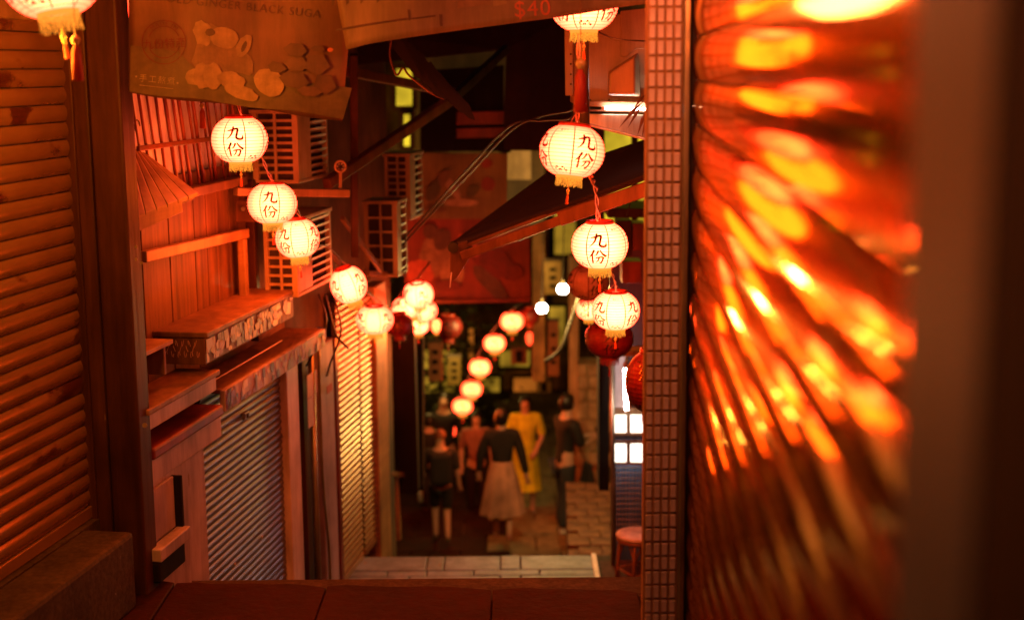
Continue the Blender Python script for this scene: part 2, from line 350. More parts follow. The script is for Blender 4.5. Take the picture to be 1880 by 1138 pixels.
# ------------------------------------------------------------------ the lantern (1 m across, scaled per copy)
NR = 16
def lant_prof(t):                      # t 0..1 bottom to top
    a = math.radians(-66 + 132 * t)
    return .5 * math.cos(a) ** .82, .43 * math.sin(a)
def make_lantern(name, paper, lit=True):
    root = bpy.data.objects.new(name, None); COL.objects.link(root)
    # shell
    n, seg = 36, NR * 3; vs = []; fs = []; uvs = []
    for i in range(seg + 1):
        t = i / seg; r, z = lant_prof(t); bulge = .011 * abs(math.sin(math.pi * t * NR)) * (.4 + .6 * math.sin(math.pi * t))
        for k in range(n):
            a = 2 * math.pi * k / n; rr = (r + bulge) * (1 + .006 * math.cos(8 * a))
            vs.append(Vector((rr * math.cos(a), rr * math.sin(a), z)))
    for i in range(seg):
        for k in range(n):
            fs.append((i * n + k, i * n + (k + 1) % n, (i + 1) * n + (k + 1) % n, (i + 1) * n + k)); uvs += [(k / n, i / seg), ((k + 1) / n, i / seg), ((k + 1) / n, (i + 1) / seg), (k / n, (i + 1) / seg)]
    me = bpy.data.meshes.new('paper_shell'); me.from_pydata(vs, [], fs); ul = me.uv_layers.new(name='UVMap')
    for i, u in enumerate(uvs): ul.data[i].uv = u
    me.polygons.foreach_set('use_smooth', [True] * len(me.polygons)); me.materials.append(paper)
    o = bpy.data.objects.new('paper_shell', me); COL.objects.link(o); o.parent = root
    # seams
    for q in range(8):
        b = MB(); a0 = math.radians(22.5 + 45 * q)
        pr = [lant_prof(.02 + .96 * i / 20) for i in range(21)]
        v = []
        for r, z in pr:
            for da in (-.024, .024): v.append(((r + .016) * math.cos(a0 + da), (r + .016) * math.sin(a0 + da), z))
        b.add(v, [(2 * i, 2 * i + 1, 2 * i + 3, 2 * i + 2) for i in range(20)])
        if q == 0: s0 = b.build('seam', M['seam_lit'] if lit else M['paper_red'], root)
        elif True: inst(s0, 'seam', root, (0, 0, 0), (0, 0, math.radians(45 * q)))
    # characters on four faces, small sprig marks between them
    def wrap(x, z, lon):
        t = min(max((math.degrees(math.asin(max(-.9, min(.9, z / .43)))) + 66) / 132, 0), 1)
        r, _ = lant_prof(t); r += .02; a = lon + x / .5
        return Vector((r * math.cos(a), r * math.sin(a), z))
    b = MB()
    for key, zc in (('jiu', .02), ('fen', -.27)):
        for v, f in stroke_faces(key):
            b.add([wrap((p.x - .5) * .31, zc + p.y * .25, 0) for p in v], f)
    l0 = b.build('lettering', M['ink'] if lit else M['ink_dark'], root)
    b = MB()
    for k in range(7):
        x, z = (k - 3) * .035, -.30 + .025 * math.sin(k * 1.9); a = k * 1.3
        b.add([wrap(x + .03 * math.cos(a + j * 1.57) * (1 if j % 2 else .45), z + .02 * math.sin(a + j * 1.57), math.radians(45)) for j in range(4)], [(0, 1, 2, 3)])
    for k in range(3):
        b.add([wrap((k - 1) * .06 + .025 * math.cos(j * 1.57), .31 + .015 * math.sin(j * 1.57 + k), math.radians(45)) for j in range(4)], [(0, 1, 2, 3)])
    f0 = b.build('sprig_mark', M['ink'] if lit else M['ink_dark'], root, kind='stuff')
    for q in range(1, 4):
        inst(l0, 'lettering', root, (0, 0, 0), (0, 0, math.radians(90 * q))); inst(f0, 'sprig_mark', root, (0, 0, 0), (0, 0, math.radians(90 * q)))
    zt = lant_prof(1)[1]; rt = lant_prof(1)[0]
    MB().lathe((0, 0, 0), [(rt - .03, zt - .01), (rt + .012, zt - .012), (rt + .016, zt + .03), (rt + .008, zt + .055), (rt - .02, zt + .055), (rt - .03, zt - .01)], 28).build('top_ring', M['collar'], root, True)
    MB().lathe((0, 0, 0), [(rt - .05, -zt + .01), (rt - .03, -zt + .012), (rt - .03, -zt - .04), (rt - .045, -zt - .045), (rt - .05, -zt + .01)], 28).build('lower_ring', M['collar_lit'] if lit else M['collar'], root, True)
    b = MB(); rr = random.Random(3)
    for k in range(54):
        a = 2 * math.pi * k / 54; r = rt - .035; ln = .11 + .045 * rr.random(); fl = .018 * rr.random()
        p = [Vector((r * math.cos(a + d), r * math.sin(a + d), -zt - .035)) for d in (-.045, .045)]
        q = [Vector(((r + fl) * math.cos(a + d + rr.uniform(-.03, .03)), (r + fl) * math.sin(a + d), -zt - .035 - ln)) for d in (.03, -.03)]
        b.add(p + q, [(0, 1, 2, 3)])
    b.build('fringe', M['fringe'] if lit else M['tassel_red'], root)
    # wire hanger and pendant
    b = MB()
    for sx in (-1, 1): b.tube(catmull([(sx * rt * .8, 0, zt + .04), (sx * .07, 0, zt + .16), (0, 0, zt + .22)], 4), .006, 5)
    b.build('hanger', M['cable_red'], root)
    b = MB().tube([(0, 0, -zt - .04), (0, 0, -zt - .26)], .004, 4)
    b.lathe((0, 0, -zt - .24), [(0, .03), (.02, .015), (.028, 0), (.02, -.02), (.014, -.03), (.02, -.045), (.014, -.06), (0, -.07)], 8)
    pd = b.build('pendant', M['bead'], root, True)
    MB().lathe((0, 0, -zt - .31), [(0, .0), (.014, -.01), (.018, -.04), (.026, -.15), (.012, -.155)], 9).build('tassel', M['tassel_red'], root)
    return root
L_LIT = make_lantern('paper_lantern', M['paper_lit'])
L_WARM = make_lantern('paper_lantern', M['paper_warm'])
L_RED = make_lantern('silk_lantern', M['paper_red'], False)
L_CREAM = make_lantern('paper_lantern', M['paper_unlit'], False)
_used = set()
LAMP_W = 17.0
def lantern(proto, px, py, dpx, Y, rz, label, group, tilt=(0, 0), flat_=1.0, boost=1.0, lcol=(1, .1, .005)):
    o = proto if proto not in _used else copy_tree(proto)
    _used.add(proto)
    D = dpx * Y / FPX
    o.location = P(px, py, Y); o.scale = (D, D, D * flat_); o.rotation_euler = (math.radians(tilt[0]), math.radians(tilt[1]), math.radians(rz))
    if proto in (L_LIT, L_WARM) and dpx > 21:
        l = bpy.data.lights.new('lantern_light', 'POINT'); l.energy = LAMP_W * (D / .27) ** 1.5 * (.8 if proto == L_WARM else 1) * boost; l.color = lcol; l.shadow_soft_size = .163
        lo = bpy.data.objects.new('lantern_light', l); COL.objects.link(lo); lo.location = P(px, py, Y) + Vector((0, 0, -.66 * D))
    tag(o, label, 'lantern', group); return o
GL, GR, GC, GO = 'paper lanterns strung down the left side', 'paper lanterns strung down the right side', 'small far lanterns over the walkers', 'lanterns strung overhead towards the viewer'
F = -90  # lettering faces the camera
lantern(L_LIT, 92, -46, 178, 4.7, F + 30, 'big blurred lantern above the brown roller shutter at the upper left corner', GO, (6, -10), 1.0, 4.2, (1, .24, .012))
lantern(L_LIT, 440, 257, 100, 6.9, F, 'sharp pale lantern just under the ginger banner, beside the rod lattice', GL)
lantern(L_LIT, 500, 374, 89, 7.6, F + 3, 'second lantern down the left string, before the air conditioner beam', GL, (0, -4))
lantern(L_LIT, 546, 438, 79, 7.75, F - 30, 'third lantern down the left string, touching the one above it', GL, (5, 0), 1.08)
lantern(L_LIT, 640, 523, 66, 8.8, F - 40, 'tilted lantern hanging beside the louvred air conditioner', GL, (10, 14), 1.2)
lantern(L_LIT, 688, 587, 69, 10.2, F + 45, 'flattened lantern hanging over the ochre folding shutter', GL, (0, 0), .9)
lantern(L_LIT, 768, 541, 56, 11.3, F + 20, 'topmost lantern of the tight glowing cluster left of the red food banner', GL, (8, 8))
lantern(L_LIT, 748, 564, 58, 11.9, F + 70, 'broadest lantern in the middle of the glowing cluster', GL, (0, -20), .9)
lantern(L_LIT, 780, 570, 46, 12.3, F + 50, 'right hand lantern of the glowing cluster, leaning outwards', GL, (0, 25))
lantern(L_LIT, 768, 597, 40, 12.8, F, 'lowest and smallest lantern of the glowing cluster', GL)
lantern(L_WARM, 801, 598, 20, 14.5, F, 'tiny glowing lantern just right of the glowing cluster', GL, (0, 0), 1.6)
lantern(L_RED, 733, 596, 52, 11.0, F, 'unlit dark red lantern behind the flattened lantern over the folding shutter', 'unlit red lanterns')
lantern(L_RED, 822, 600, 54, 14.6, F, 'dim red lantern in the dark right of the glowing cluster', 'unlit red lanterns')
lantern(L_LIT, 1072, 6, 121, 6.0, F + 45, 'lantern half hidden behind the price banner, yellow fringe over the pole', GR)
lantern(L_LIT, 1050, 278, 118, 5.8, F + 22, 'largest lantern of the right string, under the dark pole', GR, (-8, -3), .96)
lantern(L_LIT, 1101, 450, 103, 6.6, F - 8, 'second lantern of the right string, in front of the folded awning', GR)
lantern(L_LIT, 1130, 570, 88, 7.5, F + 42, 'brightest lantern of the right string, above a dark red one', GR, (0, 0), .96)
lantern(L_CREAM, 1080, 518, 76, 8.8, F + 20, 'unlit peach lantern behind the right string', 'unlit lanterns by the right string')
lantern(L_LIT, 1081, 568, 46, 9.4, F + 60, 'pale lit lantern half hidden behind the brightest right lantern', GR)
lantern(L_LIT, 1097, 615, 44, 9.8, F + 20, 'lit lantern showing only a sliver left of the dark red one', GR)
lantern(L_RED, 1119, 622, 88, 8.3, F, 'round dark red silk lantern below the brightest right lantern', 'unlit red lanterns', (0, 0), .95)
lantern(L_RED, 1200, 700, 104, 6.9, F, 'big dark red lantern cut off by the tiled pillar', 'unlit red lanterns', (0, 0), 1.35)
lantern(L_WARM, 940, 590, 44, 16.0, F, 'highest lantern of the small far string', GC, (0, 0), .96)
lantern(L_RED, 972, 580, 38, 16.4, F, 'dim red lantern touching the highest small far lantern', 'unlit red lanterns')
lantern(L_WARM, 908, 630, 41, 16.6, F, 'second from top of the small far lanterns', GC, (0, 0), .95)
lantern(L_WARM, 881, 674, 41, 17.0, F, 'middle one of the five small far lanterns', GC, (0, 0), .95)
lantern(L_WARM, 866, 714, 40, 17.4, F, 'fourth down of the small far lanterns', GC, (0, 0), .95)
lantern(L_WARM, 849, 745, 39, 17.8, F, 'lowest small far lantern, just over the heads of the walkers', GC, (0, 0), .95)
for (px, py, d, Y) in ((1010, -230, 150, 4.7), (330, -230, 140, 5.2), (-260, -60, 190, 4.2)):
    lantern(L_LIT, px, py, d, Y, F, 'lit paper lantern strung overhead just above the picture', 'lanterns above the picture edge', (0, 0), 1.0, .15)

lantern(L_LIT, 1110, -260, 190, 3.9, F, 'unseen paper lantern added above the picture to light the tiled pillar', 'lanterns above the picture edge', (0, 0), 1.0, 2.4, (1, .24, .08))  # out of view, added and brightened to light the pillar face

# ------------------------------------------------------------------ setting: ground
gl = thing('landing', (0, 3, 0), 'x', 'x'); del gl['label'], gl['category']; gl['kind'] = 'structure'; gl['label'] = 'dark red stone landing at the top of the steps'
E0, E1 = PZ(180, 1063, 0), PZ(1260, 1085, 0)
def edgeY(x): return E0.y + (x - E0.x) / (E1.x - E0.x) * (E1.y - E0.y)
xs = [-3.2, -2.35, -1.55, -.85, -.10, .55, 1.3]
rows = [(-1.2, 1.2), (1.2, 2.6), (2.6, 3.7), (3.7, 4.75), (4.75, 5.42)]
for j, (y0, y1) in enumerate(rows + [(5.42, None)]):
    sh = 0 if j == 5 else (.37 if j % 2 else -.2)
    for i in range(len(xs) - 1):
        a, b = xs[i] + (sh if 0 < i else 0) + .0025, xs[i + 1] + (sh if i + 1 < len(xs) - 1 else 0) - .0025
        m = MB(); dz = RND.uniform(-.006, .004) if j < 5 else [0, .004, -.003, .0, .003, -.002][i]
        if y1 is None:
            n = 9; top = []
            for k in range(n): 
                x = a + (b - a) * k / (n - 1); top.append(Vector((x, edgeY(x) + RND.uniform(-.012, .008) - (.02 if k in (0, n - 1) else 0), dz)))
            m.prism([Vector((a, y0 + .006, dz)), Vector((b, y0 + .006, dz))] + top[::-1], (0, 0, -.12))
        else: m.box(Wd, a, b, -y1 + .004, -y0 - .004, -.12, dz)
        m.build('slab', M['stone_red'], gl, bevel=.006)
MB().box(Wd, -3.3, 1.4, -6.0, 1.3, -.5, -.03).build('bedding', M['grout'], gl)
st = bpy.data.objects.new('steps', None); COL.objects.link(st); st['kind'] = 'structure'; st['label'] = 'stone steps going down between the landings'
for k in range(9):
    z = -1.6 * (k + 1) / 10; MB().box(Wd, -3, 1.8, -(6.3 + .34 * (k + 1)), -(5.9 + .34 * k), z - .25, z).build('step', M['stone'], st, bevel=.01)
# grey landing
g2 = bpy.data.objects.new('lower_landing', None); COL.objects.link(g2); g2['kind'] = 'structure'; g2['label'] = 'pale grey paved landing lower down'
ZL = -1.6
a = PZ(640, 1022, ZL); yb = a.y; yf = 9.0
MB().box(Wd, -2.2, 2.2, -yb + .05, -yf, ZL - .4, ZL - .03).build('bedding', M['grout'], g2)
ycut = [yf, PZ(800, 1075, ZL).y, PZ(800, 1056, ZL).y + .0, PZ(800, 1046, ZL).y, yb]
xr = PZ(1101, 1050, ZL).x
for j in range(4):
    cuts = [-2.2, -1.6 + .3 * j, -.95 + .13 * j, -.32 + .21 * (j % 2), .2 - .15 * (j % 2), xr]
    for i in range(5):
        MB().box(Wd, cuts[i] + .005, cuts[i + 1] - .005, -ycut[j + 1] + .004, -ycut[j] - .004, ZL - .1, ZL + RND.uniform(-.004, .004)).build('slab', M['slab'], g2, bevel=.006)
for i in range(3):
    x0 = xr + .01 + i * .42; MB().box(Wd, x0, x0 + .41, -yb, -yf, ZL - .12, ZL - .05).build('slab', M['concrete'], g2, bevel=.006)
MB().box(Wd, xr - .045, xr - .004, -yb - .01, -yf, ZL - .05, ZL + .012).build('kerb_edge', M['white_paint'], g2, bevel=.004)
# lower flight and walkers' pavement
s2 = bpy.data.objects.new('lower_steps', None); COL.objects.link(s2); s2['kind'] = 'structure'; s2['label'] = 'flight of stone steps below the grey landing'
ZP = -3.6
for k in range(11):
    z = ZL - 2.0 * (k + 1) / 12; y = yb + .42 * k
    MB().box(Wd, -2.2, 2.4, -(y + .46), -(y + .0), z - .3, z).build('step', M['stone'], s2, bevel=.01)
pv = bpy.data.objects.new('pavement', None); COL.objects.link(pv); pv['kind'] = 'structure'; pv['label'] = 'stone pavement under the walkers'
MB().box(Wd, -4, 5, -34, -yb, ZP - .6, ZP - .04).build('bedding', M['grout'], pv)
for j in range(16):
    y0 = yb + 4.6 + j * .62
    for i in range(6):
        x0 = -2.2 + i * .62 + (.3 if j % 2 else 0)
        MB().box(Wd, x0 + .01, x0 + .61, -(y0 + .61), -y0, ZP - .1, ZP + RND.uniform(-.008, .008)).build('slab', M['concrete'] if i > 2 else M['stone_red'], pv, bevel=.01)
bp = bpy.data.objects.new('brick_path', None); COL.objects.link(bp); bp['kind'] = 'structure'; bp['label'] = 'brown brick terrace along the right wall beyond the grey landing'
br0 = None
A, B_ = P(1035, 1018, 12.4), P(1122, 1018, 12.4)
ZT = -2.35
for j in range(15):
    for i in range(5):
        y = 12.1 + j * .24; x = .60 + .03 * (y - 12.1) + i * .225 + (.11 if j % 2 else 0)
        if br0 is None:
            br0 = MB().box(Wd, -.108, .108, -.112, .112, -.08, 0).build('brick', M['brick'], bp, bevel=.008); br0.location = (x, y, ZT)
        else: inst(br0, 'brick', bp, (x, y, ZT + RND.uniform(-.008, .008)), (RND.uniform(-.015, .015), 0, RND.uniform(-.04, .04)))
MB().hexa([Vector((.49, 11.9, -4.2)), Vector((.6, 15.6, -4.2)), Vector((1.6, 15.6, -4.2)), Vector((1.6, 11.9, -4.2)), Vector((.49, 11.9, ZT - .04)), Vector((.6, 15.6, ZT - .04)), Vector((1.6, 15.6, ZT - .04)), Vector((1.6, 11.9, ZT - .04))]).build('retaining_block', M['brick'], bp)

# ------------------------------------------------------------------ slatted shutters
def slat_mesh(F, length, h, sag, thick, name, m, parent, segs=6, flute=False):
    b = MB(); prof = []
    for i in range(segs + 1):
        t = i / segs; z = h * t
        o = sag * (1 - (2 * t - 1) ** 2) if not flute else sag * (.5 - .5 * math.cos(2 * math.pi * t))
        prof.append((o, z))
    n = len(prof); ax = F.ax; nn = F.n
    pts = [(nn * o + Vector((0, 0, z))) for o, z in prof] + [(nn * (o - thick) + Vector((0, 0, z))) for o, z in prof[::-1]]
    b.prism(pts, ax * length)
    # orient: origin at the slat's near lower corner
    me = bpy.data.meshes.new(name); me.from_pydata(b.v, [], b.f)
    bm = bmesh.new(); bm.from_mesh(me); bmesh.ops.recalc_face_normals(bm, faces=bm.faces); bm.to_mesh(me); bm.free()
    me.polygons.foreach_set('use_smooth', [len(p.vertices) == 4 for p in me.polygons]); me.materials.append(m)
    o = bpy.data.objects.new(name, me); COL.objects.link(o); o.parent = parent
    es = o.modifiers.new('edges', 'EDGE_SPLIT'); es.split_angle = math.radians(40)
    return o
def shutter(F, s0, s1, o, z0, z1, h, gap, sag, m, label, name='roller_shutter', mb=None, rotj=0, group=None, thick=.004):
    loc = F.pt((s0 + s1) / 2, o, z0); root = thing(name, loc, label, 'shutter', group)
    sl0 = None; z = z0 + .06; k = 0
    while z < z1:
        p = F.pt(s0, o, z) - loc
        if sl0 is None: sl0 = slat_mesh(F, s1 - s0, h - gap, sag, thick, 'slat', m, root); sl0.location = p
        else: inst(sl0, 'slat', root, p + F.n * RND.uniform(-.0008, .0008))
        z += h; k += 1
    MB().box(F, s0, s1, o - .012, o + .012, z0, z0 + .055).build('bottom_bar', mb or m, root, bevel=.003)
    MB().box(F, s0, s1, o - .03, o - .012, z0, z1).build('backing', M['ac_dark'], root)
    return root

# near left shutter
sA, _ = L.pix(-190, 500); sB, _ = L.pix(150, 500)
zb1 = L.pix(165, 950)[1]; zt1 = L.pix(110, 42)[1]
sh1 = shutter(L, sA, sB, 0, zb1, zt1, .0735, .006, .0095, M['shutter_near'], 'brown rust streaked roller shutter, nearest on the left side of the alley', mb=M['shutter_near'])
MB().box(L, sB + .002, sB + .05, -.02, .055, zb1, zt1 + .3).build('guide_rail', M['wood_mid'], sh1, bevel=.006)
MB().box(L, sB + .05, 6.15, -.02, .035, 0, zt1 + .3).build('guide_rail', M['wood_dark'], sh1, bevel=.006)
MB().box(L, sA, sB, -.05, .02, zt1, zt1 + 1.4).build('shutter_housing', M['ac_orange'], sh1, bevel=.01)
for k in range(3):
    s_, z_ = L.pix(20 + 60 * k, 980 - 30 * k, .012)
# stone sill under it
sC = L.pix(252, 1000, .35)[0]
sill = MB().box(L, sA - .3, L.pix(247, 1000, .27)[0], .04, .27, 0, zb1 - .002).build('stone_sill', M['stone'], bevel=.02)
MB().box(L, sA - .3, sB + .045, -.05, .04, -.02, zb1 - .004).build('stone_back', M['stone'], sill); tag(sill, 'rough dark stone sill under the nearest shutter', 'sill')
# wooden post
def colpx(F, x0, x1, py, o): return F.pix(x0, py, o)[0], F.pix(x1, py, o)[0]
p0, p1 = colpx(L, 176, 232, 560, .16)
post = thing('wooden_post', L.pt(6.2, .14, 0), 'tall dark timber post beside the nearest shutter, grooved and chipped', 'post')
MB().box(L, 6.16, 6.27, .03, .10, -.3, 4.2).build('rear_timber', M['wood_dark'], post, bevel=.008)
MB().box(L, 6.14, 6.27, .114, .257, -.3, 4.2).build('front_timber', M['wood_dark'], post, bevel=.01)
MB().box(L, 6.19, 6.25, .09, .12, -.3, 4.2).build('groove_strip', M['jamb_dark'], post)
for (px, py, r) in ((262, 784, .011), (246, 455, .007), (246, 478, .006), (256, 485, .007), (203, 158, .008)):
    c = P(px, py, 6.0); c.y = 6.037 + (.0 if px > 225 else .02)
    MB().tube([c, c + Vector((0, -.006, 0))], r, 9).build('nail_head', M['concrete'], post)

# ------------------------------------------------------------------ left facade
def ls(px, py=500, o=0.): return L.pix(px, py, o)[0]
def lz(px, py, o=0.): return L.pix(px, py, o)[1]
fac = MB()
fac.box(L, 3.0, 9.2, -.6, -.10, -3.8, 5.5)
o = fac.build('house', M['wall_brown'], bevel=0); tag(o, 'old brown house front behind the shutters and counters on the left', 'house')
o = MB().box(L, 9.2, 12.6, -.9, -.26, -4.6, 6.0).build('house', M['wall_dark']); tag(o, 'dark weathered house front further down the left side', 'house')

# plank wall with frame rail
s0, s1 = ls(240, 500), ls(468, 500); zt, zb = lz(300, 372), lz(300, 606)
pw = thing('plank_wall', L.pt(s0, 0, zb), 'upright cedar planks between the timber post and the air conditioner', 'plank wall')
n = 10; ds = (s1 - s0) / n
for k in range(n):
    MB().box(L, s0 + k * ds + .003, s0 + (k + 1) * ds - .003, -.05, -.02 + RND.uniform(-.004, .006), zb - .3, zt + .12).build('plank', M['wood_plank'], pw, bevel=.003)
a = L.pt(*[L.pix(262, 472, .04)[0], .04, L.pix(262, 472, .04)[1]]); b = L.pt(L.pix(452, 428, .04)[0], .04, L.pix(452, 428, .04)[1])
MB().bar(a, b, .04, .055).build('top_rail', M['wood_warm'], pw, bevel=.006)
s_, z_ = L.pix(446, 428, .04); MB().box(L, s_ - .05, s_, .02, .065, L.pix(446, 540, .04)[1] - .05, z_ - .03).build('side_rail', M['wood_warm'], pw, bevel=.006)
s_, z_ = L.pix(462, 440, .0); MB().box(L, s_ - .03, s_ + .03, -.02, .03, z_ - .6, z_ + .35).build('corner_stud', M['wood_dark'], pw, bevel=.005)

# rod lattice window above
s0, s1 = ls(246, 280), ls(430, 280); z0, z1 = lz(300, 352), lz(300, 150)
lw_ = thing('lattice_window', L.pt(s0, 0, z0), 'window screened by slanting dark red rods over grey paper', 'window')
MB().box(L, s0 - .3, s1 + .05, -.08, -.06, z0 - .1, z1 + .5).build('paper', M['paper_grey'], lw_)
rod = None
for k in range(15):
    t = k / 14; sx = s0 + .08 + (s1 - s0) * t; lean = .13
    MB().tube([L.pt(sx + .03, .0 + RND.uniform(-.01, .01), z0 - .02), L.pt(sx - lean + RND.uniform(-.015, .015), .0, z1 + .12)], RND.choice((.006, .008, .011)), 6).build('rod', M['red_rod'], lw_, True)
zz = lz(330, 262); MB().box(L, s0, s1, .012, .03, zz - .012, zz + .012).build('cross_rail', M['red_rod'], lw_, bevel=.003)
MB().box(L, s0 - .1, s1 + .04, -.03, .06, z0 - .05, z0).build('sill', M['wood_mid'], lw_, bevel=.005)
for k in range(9):
    c = L.pt(s0 + .02 + .012 * k, -.055, z0 + .32 + .02 * math.sin(k)); 
rs_, rz_ = L.pix(252, 232, -.055)
pts = [L.pt(rs_ + .03 * math.cos(a), -.055, rz_ + .03 * math.sin(a)) for a in [x * .5 for x in range(10)]]
MB().tube(pts, .003, 4).build('ink_curl', M['steel_dark'], lw_)

# sloped plank canopy
cn = thing('plank_canopy', P(300, 370, 6.7), 'small sloping plank roof jutting out beside the timber post', 'canopy')
tl, tr_, bl, br = P(246, 268, 6.75), P(262, 280, 7.05), P(254, 402, 6.35), P(364, 358, 6.6)
tl = P(225, 270, 6.55); bl = P(225, 415, 6.1); tr_ = P(268, 288, 6.9); br = P(364, 360, 6.75)
n = 7
for k in range(n):
    a, b_ = tl.lerp(tr_, (k + .03) / n), tl.lerp(tr_, (k + .97) / n); c, d = bl.lerp(br, (k + .03) / n), bl.lerp(br, (k + .97) / n)
    MB().prism([a, b_, d, c], (0, 0, .018)).build('plank', M['wood_warm'], cn, bevel=.003)
a, b_ = P(225, 423, 6.12), P(330, 378, 6.62)
MB().bar(a, b_, .03, .06).build('fascia', M['wood_warm'], cn, bevel=.004)
MB().bar(P(240, 408, 6.3), P(352, 360, 6.8), .03, .03).build('batten', M['wood_mid'], cn, bevel=.004)

# sticker counter (bench) high
def counter(name, pxn, pxf, pyt, pyb, o0, o1, pyref, label, m_top, m_front, over=.02):
    sN = L.pix(pxn, pyref, o1)[0]; sF = L.pix(pxf, pyref, o1)[0]; zT = L.pix(pxn, pyt, o1)[1]; zB = L.pix(pxn, pyb, o1)[1]
    r = thing(name, L.pt((sN + sF) / 2, o1 / 2, zB), label, 'counter')
    MB().box(L, sN, sF, o0, o1, zB, zT - .03).build('front_panel', m_front, r, bevel=.004)
    MB().box(L, sN - .01, sF + .01, o0, o1 + over, zT - .028, zT).build('top_board', m_top, r, bevel=.006)
    return r, sN, sF, zB, zT
bench, bN, bF, bB, bT = counter('counter', 374, 540, 610, 672, -.02, .25, 600, 'high counter with a chipped sticker covered front, below the plank wall', M['wood_mid'], M['wood_plank'])
cols = [(.5, .22, .16), (.6, .55, .55), (.2, .2, .26), (.35, .06, .04), (.5, .4, .12), (.05, .06, .07), (.85, .82, .8), (.12, .05, .04)]
SM = [flat('faded sticker %d' % i, c, .45) for i, c in enumerate(cols)]
def stickers(parent, F, s0, s1, o, z0, z1, n, smin, smax, seed, chars=True):
    r = random.Random(seed)
    for k in range(n):
        s = r.uniform(s0, s1); z = r.uniform(z0, z1); w_, h_ = r.uniform(smin, smax), r.uniform(smin, smax) * 1.2; a = r.uniform(-.3, .3)
        w_ = min(w_, (s1 - s0) / 2, ); m = SM[r.randrange(len(SM))]
        nn = r.choice((4, 4, 5, 7)); pts = []
        for j in range(nn):
            th = 2 * math.pi * (j + .5) / nn + a; rr_ = (.72 if nn == 4 else .55) * r.uniform(.8, 1.1)
            ss = min(max(s + w_ * rr_ * math.cos(th), s0), s1); zz_ = min(max(z + h_ * rr_ * math.sin(th), z0), z1); pts.append(F.pt(ss, o + .0006 * (k % 7 + 1), zz_))
        try: MB().prism(pts, F.n * .0006).build('sticker', m, parent)
        except Exception: pass
stickers(bench, L, bN + .01, bF - .01, .2505, bB + .01, bT - .04, 90, .03, .085, 5)
for k in range(16):   # scribbles on the near end of the counter
    s_ = bN - .0015; x = .14 + .012 * k; 
    pts = [L.pt(s_, .05 + .011 * k + .006 * math.cos(t), bB + .06 + .028 * ((k % 3) - .3) + .016 * math.sin(t * 1.3 + k)) for t in (0, 1, 2, 3, 4)]
    MB().tube(pts, .0016, 4).build('scribble', M['paper_unlit'], bench)
# lower box counter
c2, cN, cF, cB, cT = counter('counter', 264, 397, 753, 797, .04, .25, 700, 'plain box counter with plank top, against the timber post', M['wood_mid'], M['panel_grey'])
# little shelf between
s_ = L.pix(318, 625, .2)[0]; zS = L.pix(318, 622, .2)[1]
sf = thing('wall_shelf', L.pt(s_ - .2, .1, zS - .2), 'small open shelf squeezed behind the timber post', 'shelf')
MB().box(L, s_ - .38, s_, .0, .2, zS - .022, zS).build('shelf_board', M['wood_warm'], sf, bevel=.003)
MB().box(L, s_ - .07, s_ - .045, .0, .18, zS - .16, zS - .024).build('side_board', M['wood_mid'], sf, bevel=.003)

# panel below the box counter, with red moulding
gp = thing('boarded_facade', L.pt(6.6, .2, -1.6), 'grey pink boarded shop front with a red moulding, left of the scratched shutter', 'facade')
sN, sF = L.pix(268, 850, .22)[0], L.pix(397, 760, .22)[0]
zM = L.pix(397, 737, .25)[1]
MB().box(L, sN, sF, .04, .262, zM - .085, zM - .03).build('moulding', M['red_paint'], gp, bevel=.012)
zl = L.pix(395, 800, .22)[1]
MB().box(L, sN, sF + .05, .04, .225, zl - .02, zM - .087).build('lintel_board', M['panel_grey'], gp, bevel=.004)
s2a, s2b = L.pix(336, 900, .19)[0], L.pix(378, 900, .19)[0]
MB().box(L, s2a, s2b, .03, .19, -1.9, zl - .022).build('pilaster', M['panel_grey'], gp, bevel=.006)
MB().box(L, sN, s2a - .004, .03, .215, -1.9, zl - .022).build('lower_board', M['panel_grey'], gp, bevel=.004)
# small hatch box
s_n, s_f = L.pix(286, 960, .26)[0], L.pix(332, 960, .26)[0]; zT_, zB_ = L.pix(330, 872, .26)[1], L.pix(330, 968, .26)[1]
hb = thing('hatch_box', L.pt(s_n, .3, zB_), 'shallow dark framed hatch on the grey boards, next to the post foot', 'hatch')
MB().box(L, s_n - .05, s_f, .217, .235, zB_, zT_).build('door', M['panel_grey'], hb, bevel=.004)
MB().box(L, s_f, s_f + .022, .217, .27, zB_ - .05, zT_).build('frame', M['jamb_dark'], hb, bevel=.004)
MB().box(L, s_n - .05, s_f + .02, .236, .30, zB_ - .06, zB_).build('ledge', M['panel_grey'], hb, bevel=.006)
MB().box(L, s_n - .05, s_f - .03, .236, .29, zB_ - .16, zB_ - .062).build('bracket', M['jamb_dark'], hb, bevel=.01)

# middle shutter with stickered ledge
f0, f1 = L.pix(413, 725, .25)[0], L.pix(597, 620, .25)[0]; zf1, zf0 = L.pix(413, 716, .25)[1], L.pix(413, 757, .25)[1]
ledge = thing('shutter_ledge', L.pt(f0, .2, zf0), 'sticker covered ledge over the scratched grey shutter', 'ledge')
MB().box(L, f0, f1, -.02, .23, zf1 - .02, zf1).build('top_board', M['wood_mid'], ledge, bevel=.004)
MB().box(L, f0, f1, .22, .25, zf0, zf1 - .002).build('fascia', M['panel_grey'], ledge, bevel=.003)
stickers(ledge, L, f0 + .01, f1 - .01, .2505, zf0 + .004, zf1 - .006, 80, .025, .075, 9)
sN, sF = L.pix(374, 850, .12)[0], L.pix(529, 850, .12)[0]
sh2 = shutter(L, sN, sF, .11, -1.75, zf0 + .10, .042, .003, .008, M['shutter_mid'], 'scratched grey roller shutter with fine slats, below the stickered ledge')
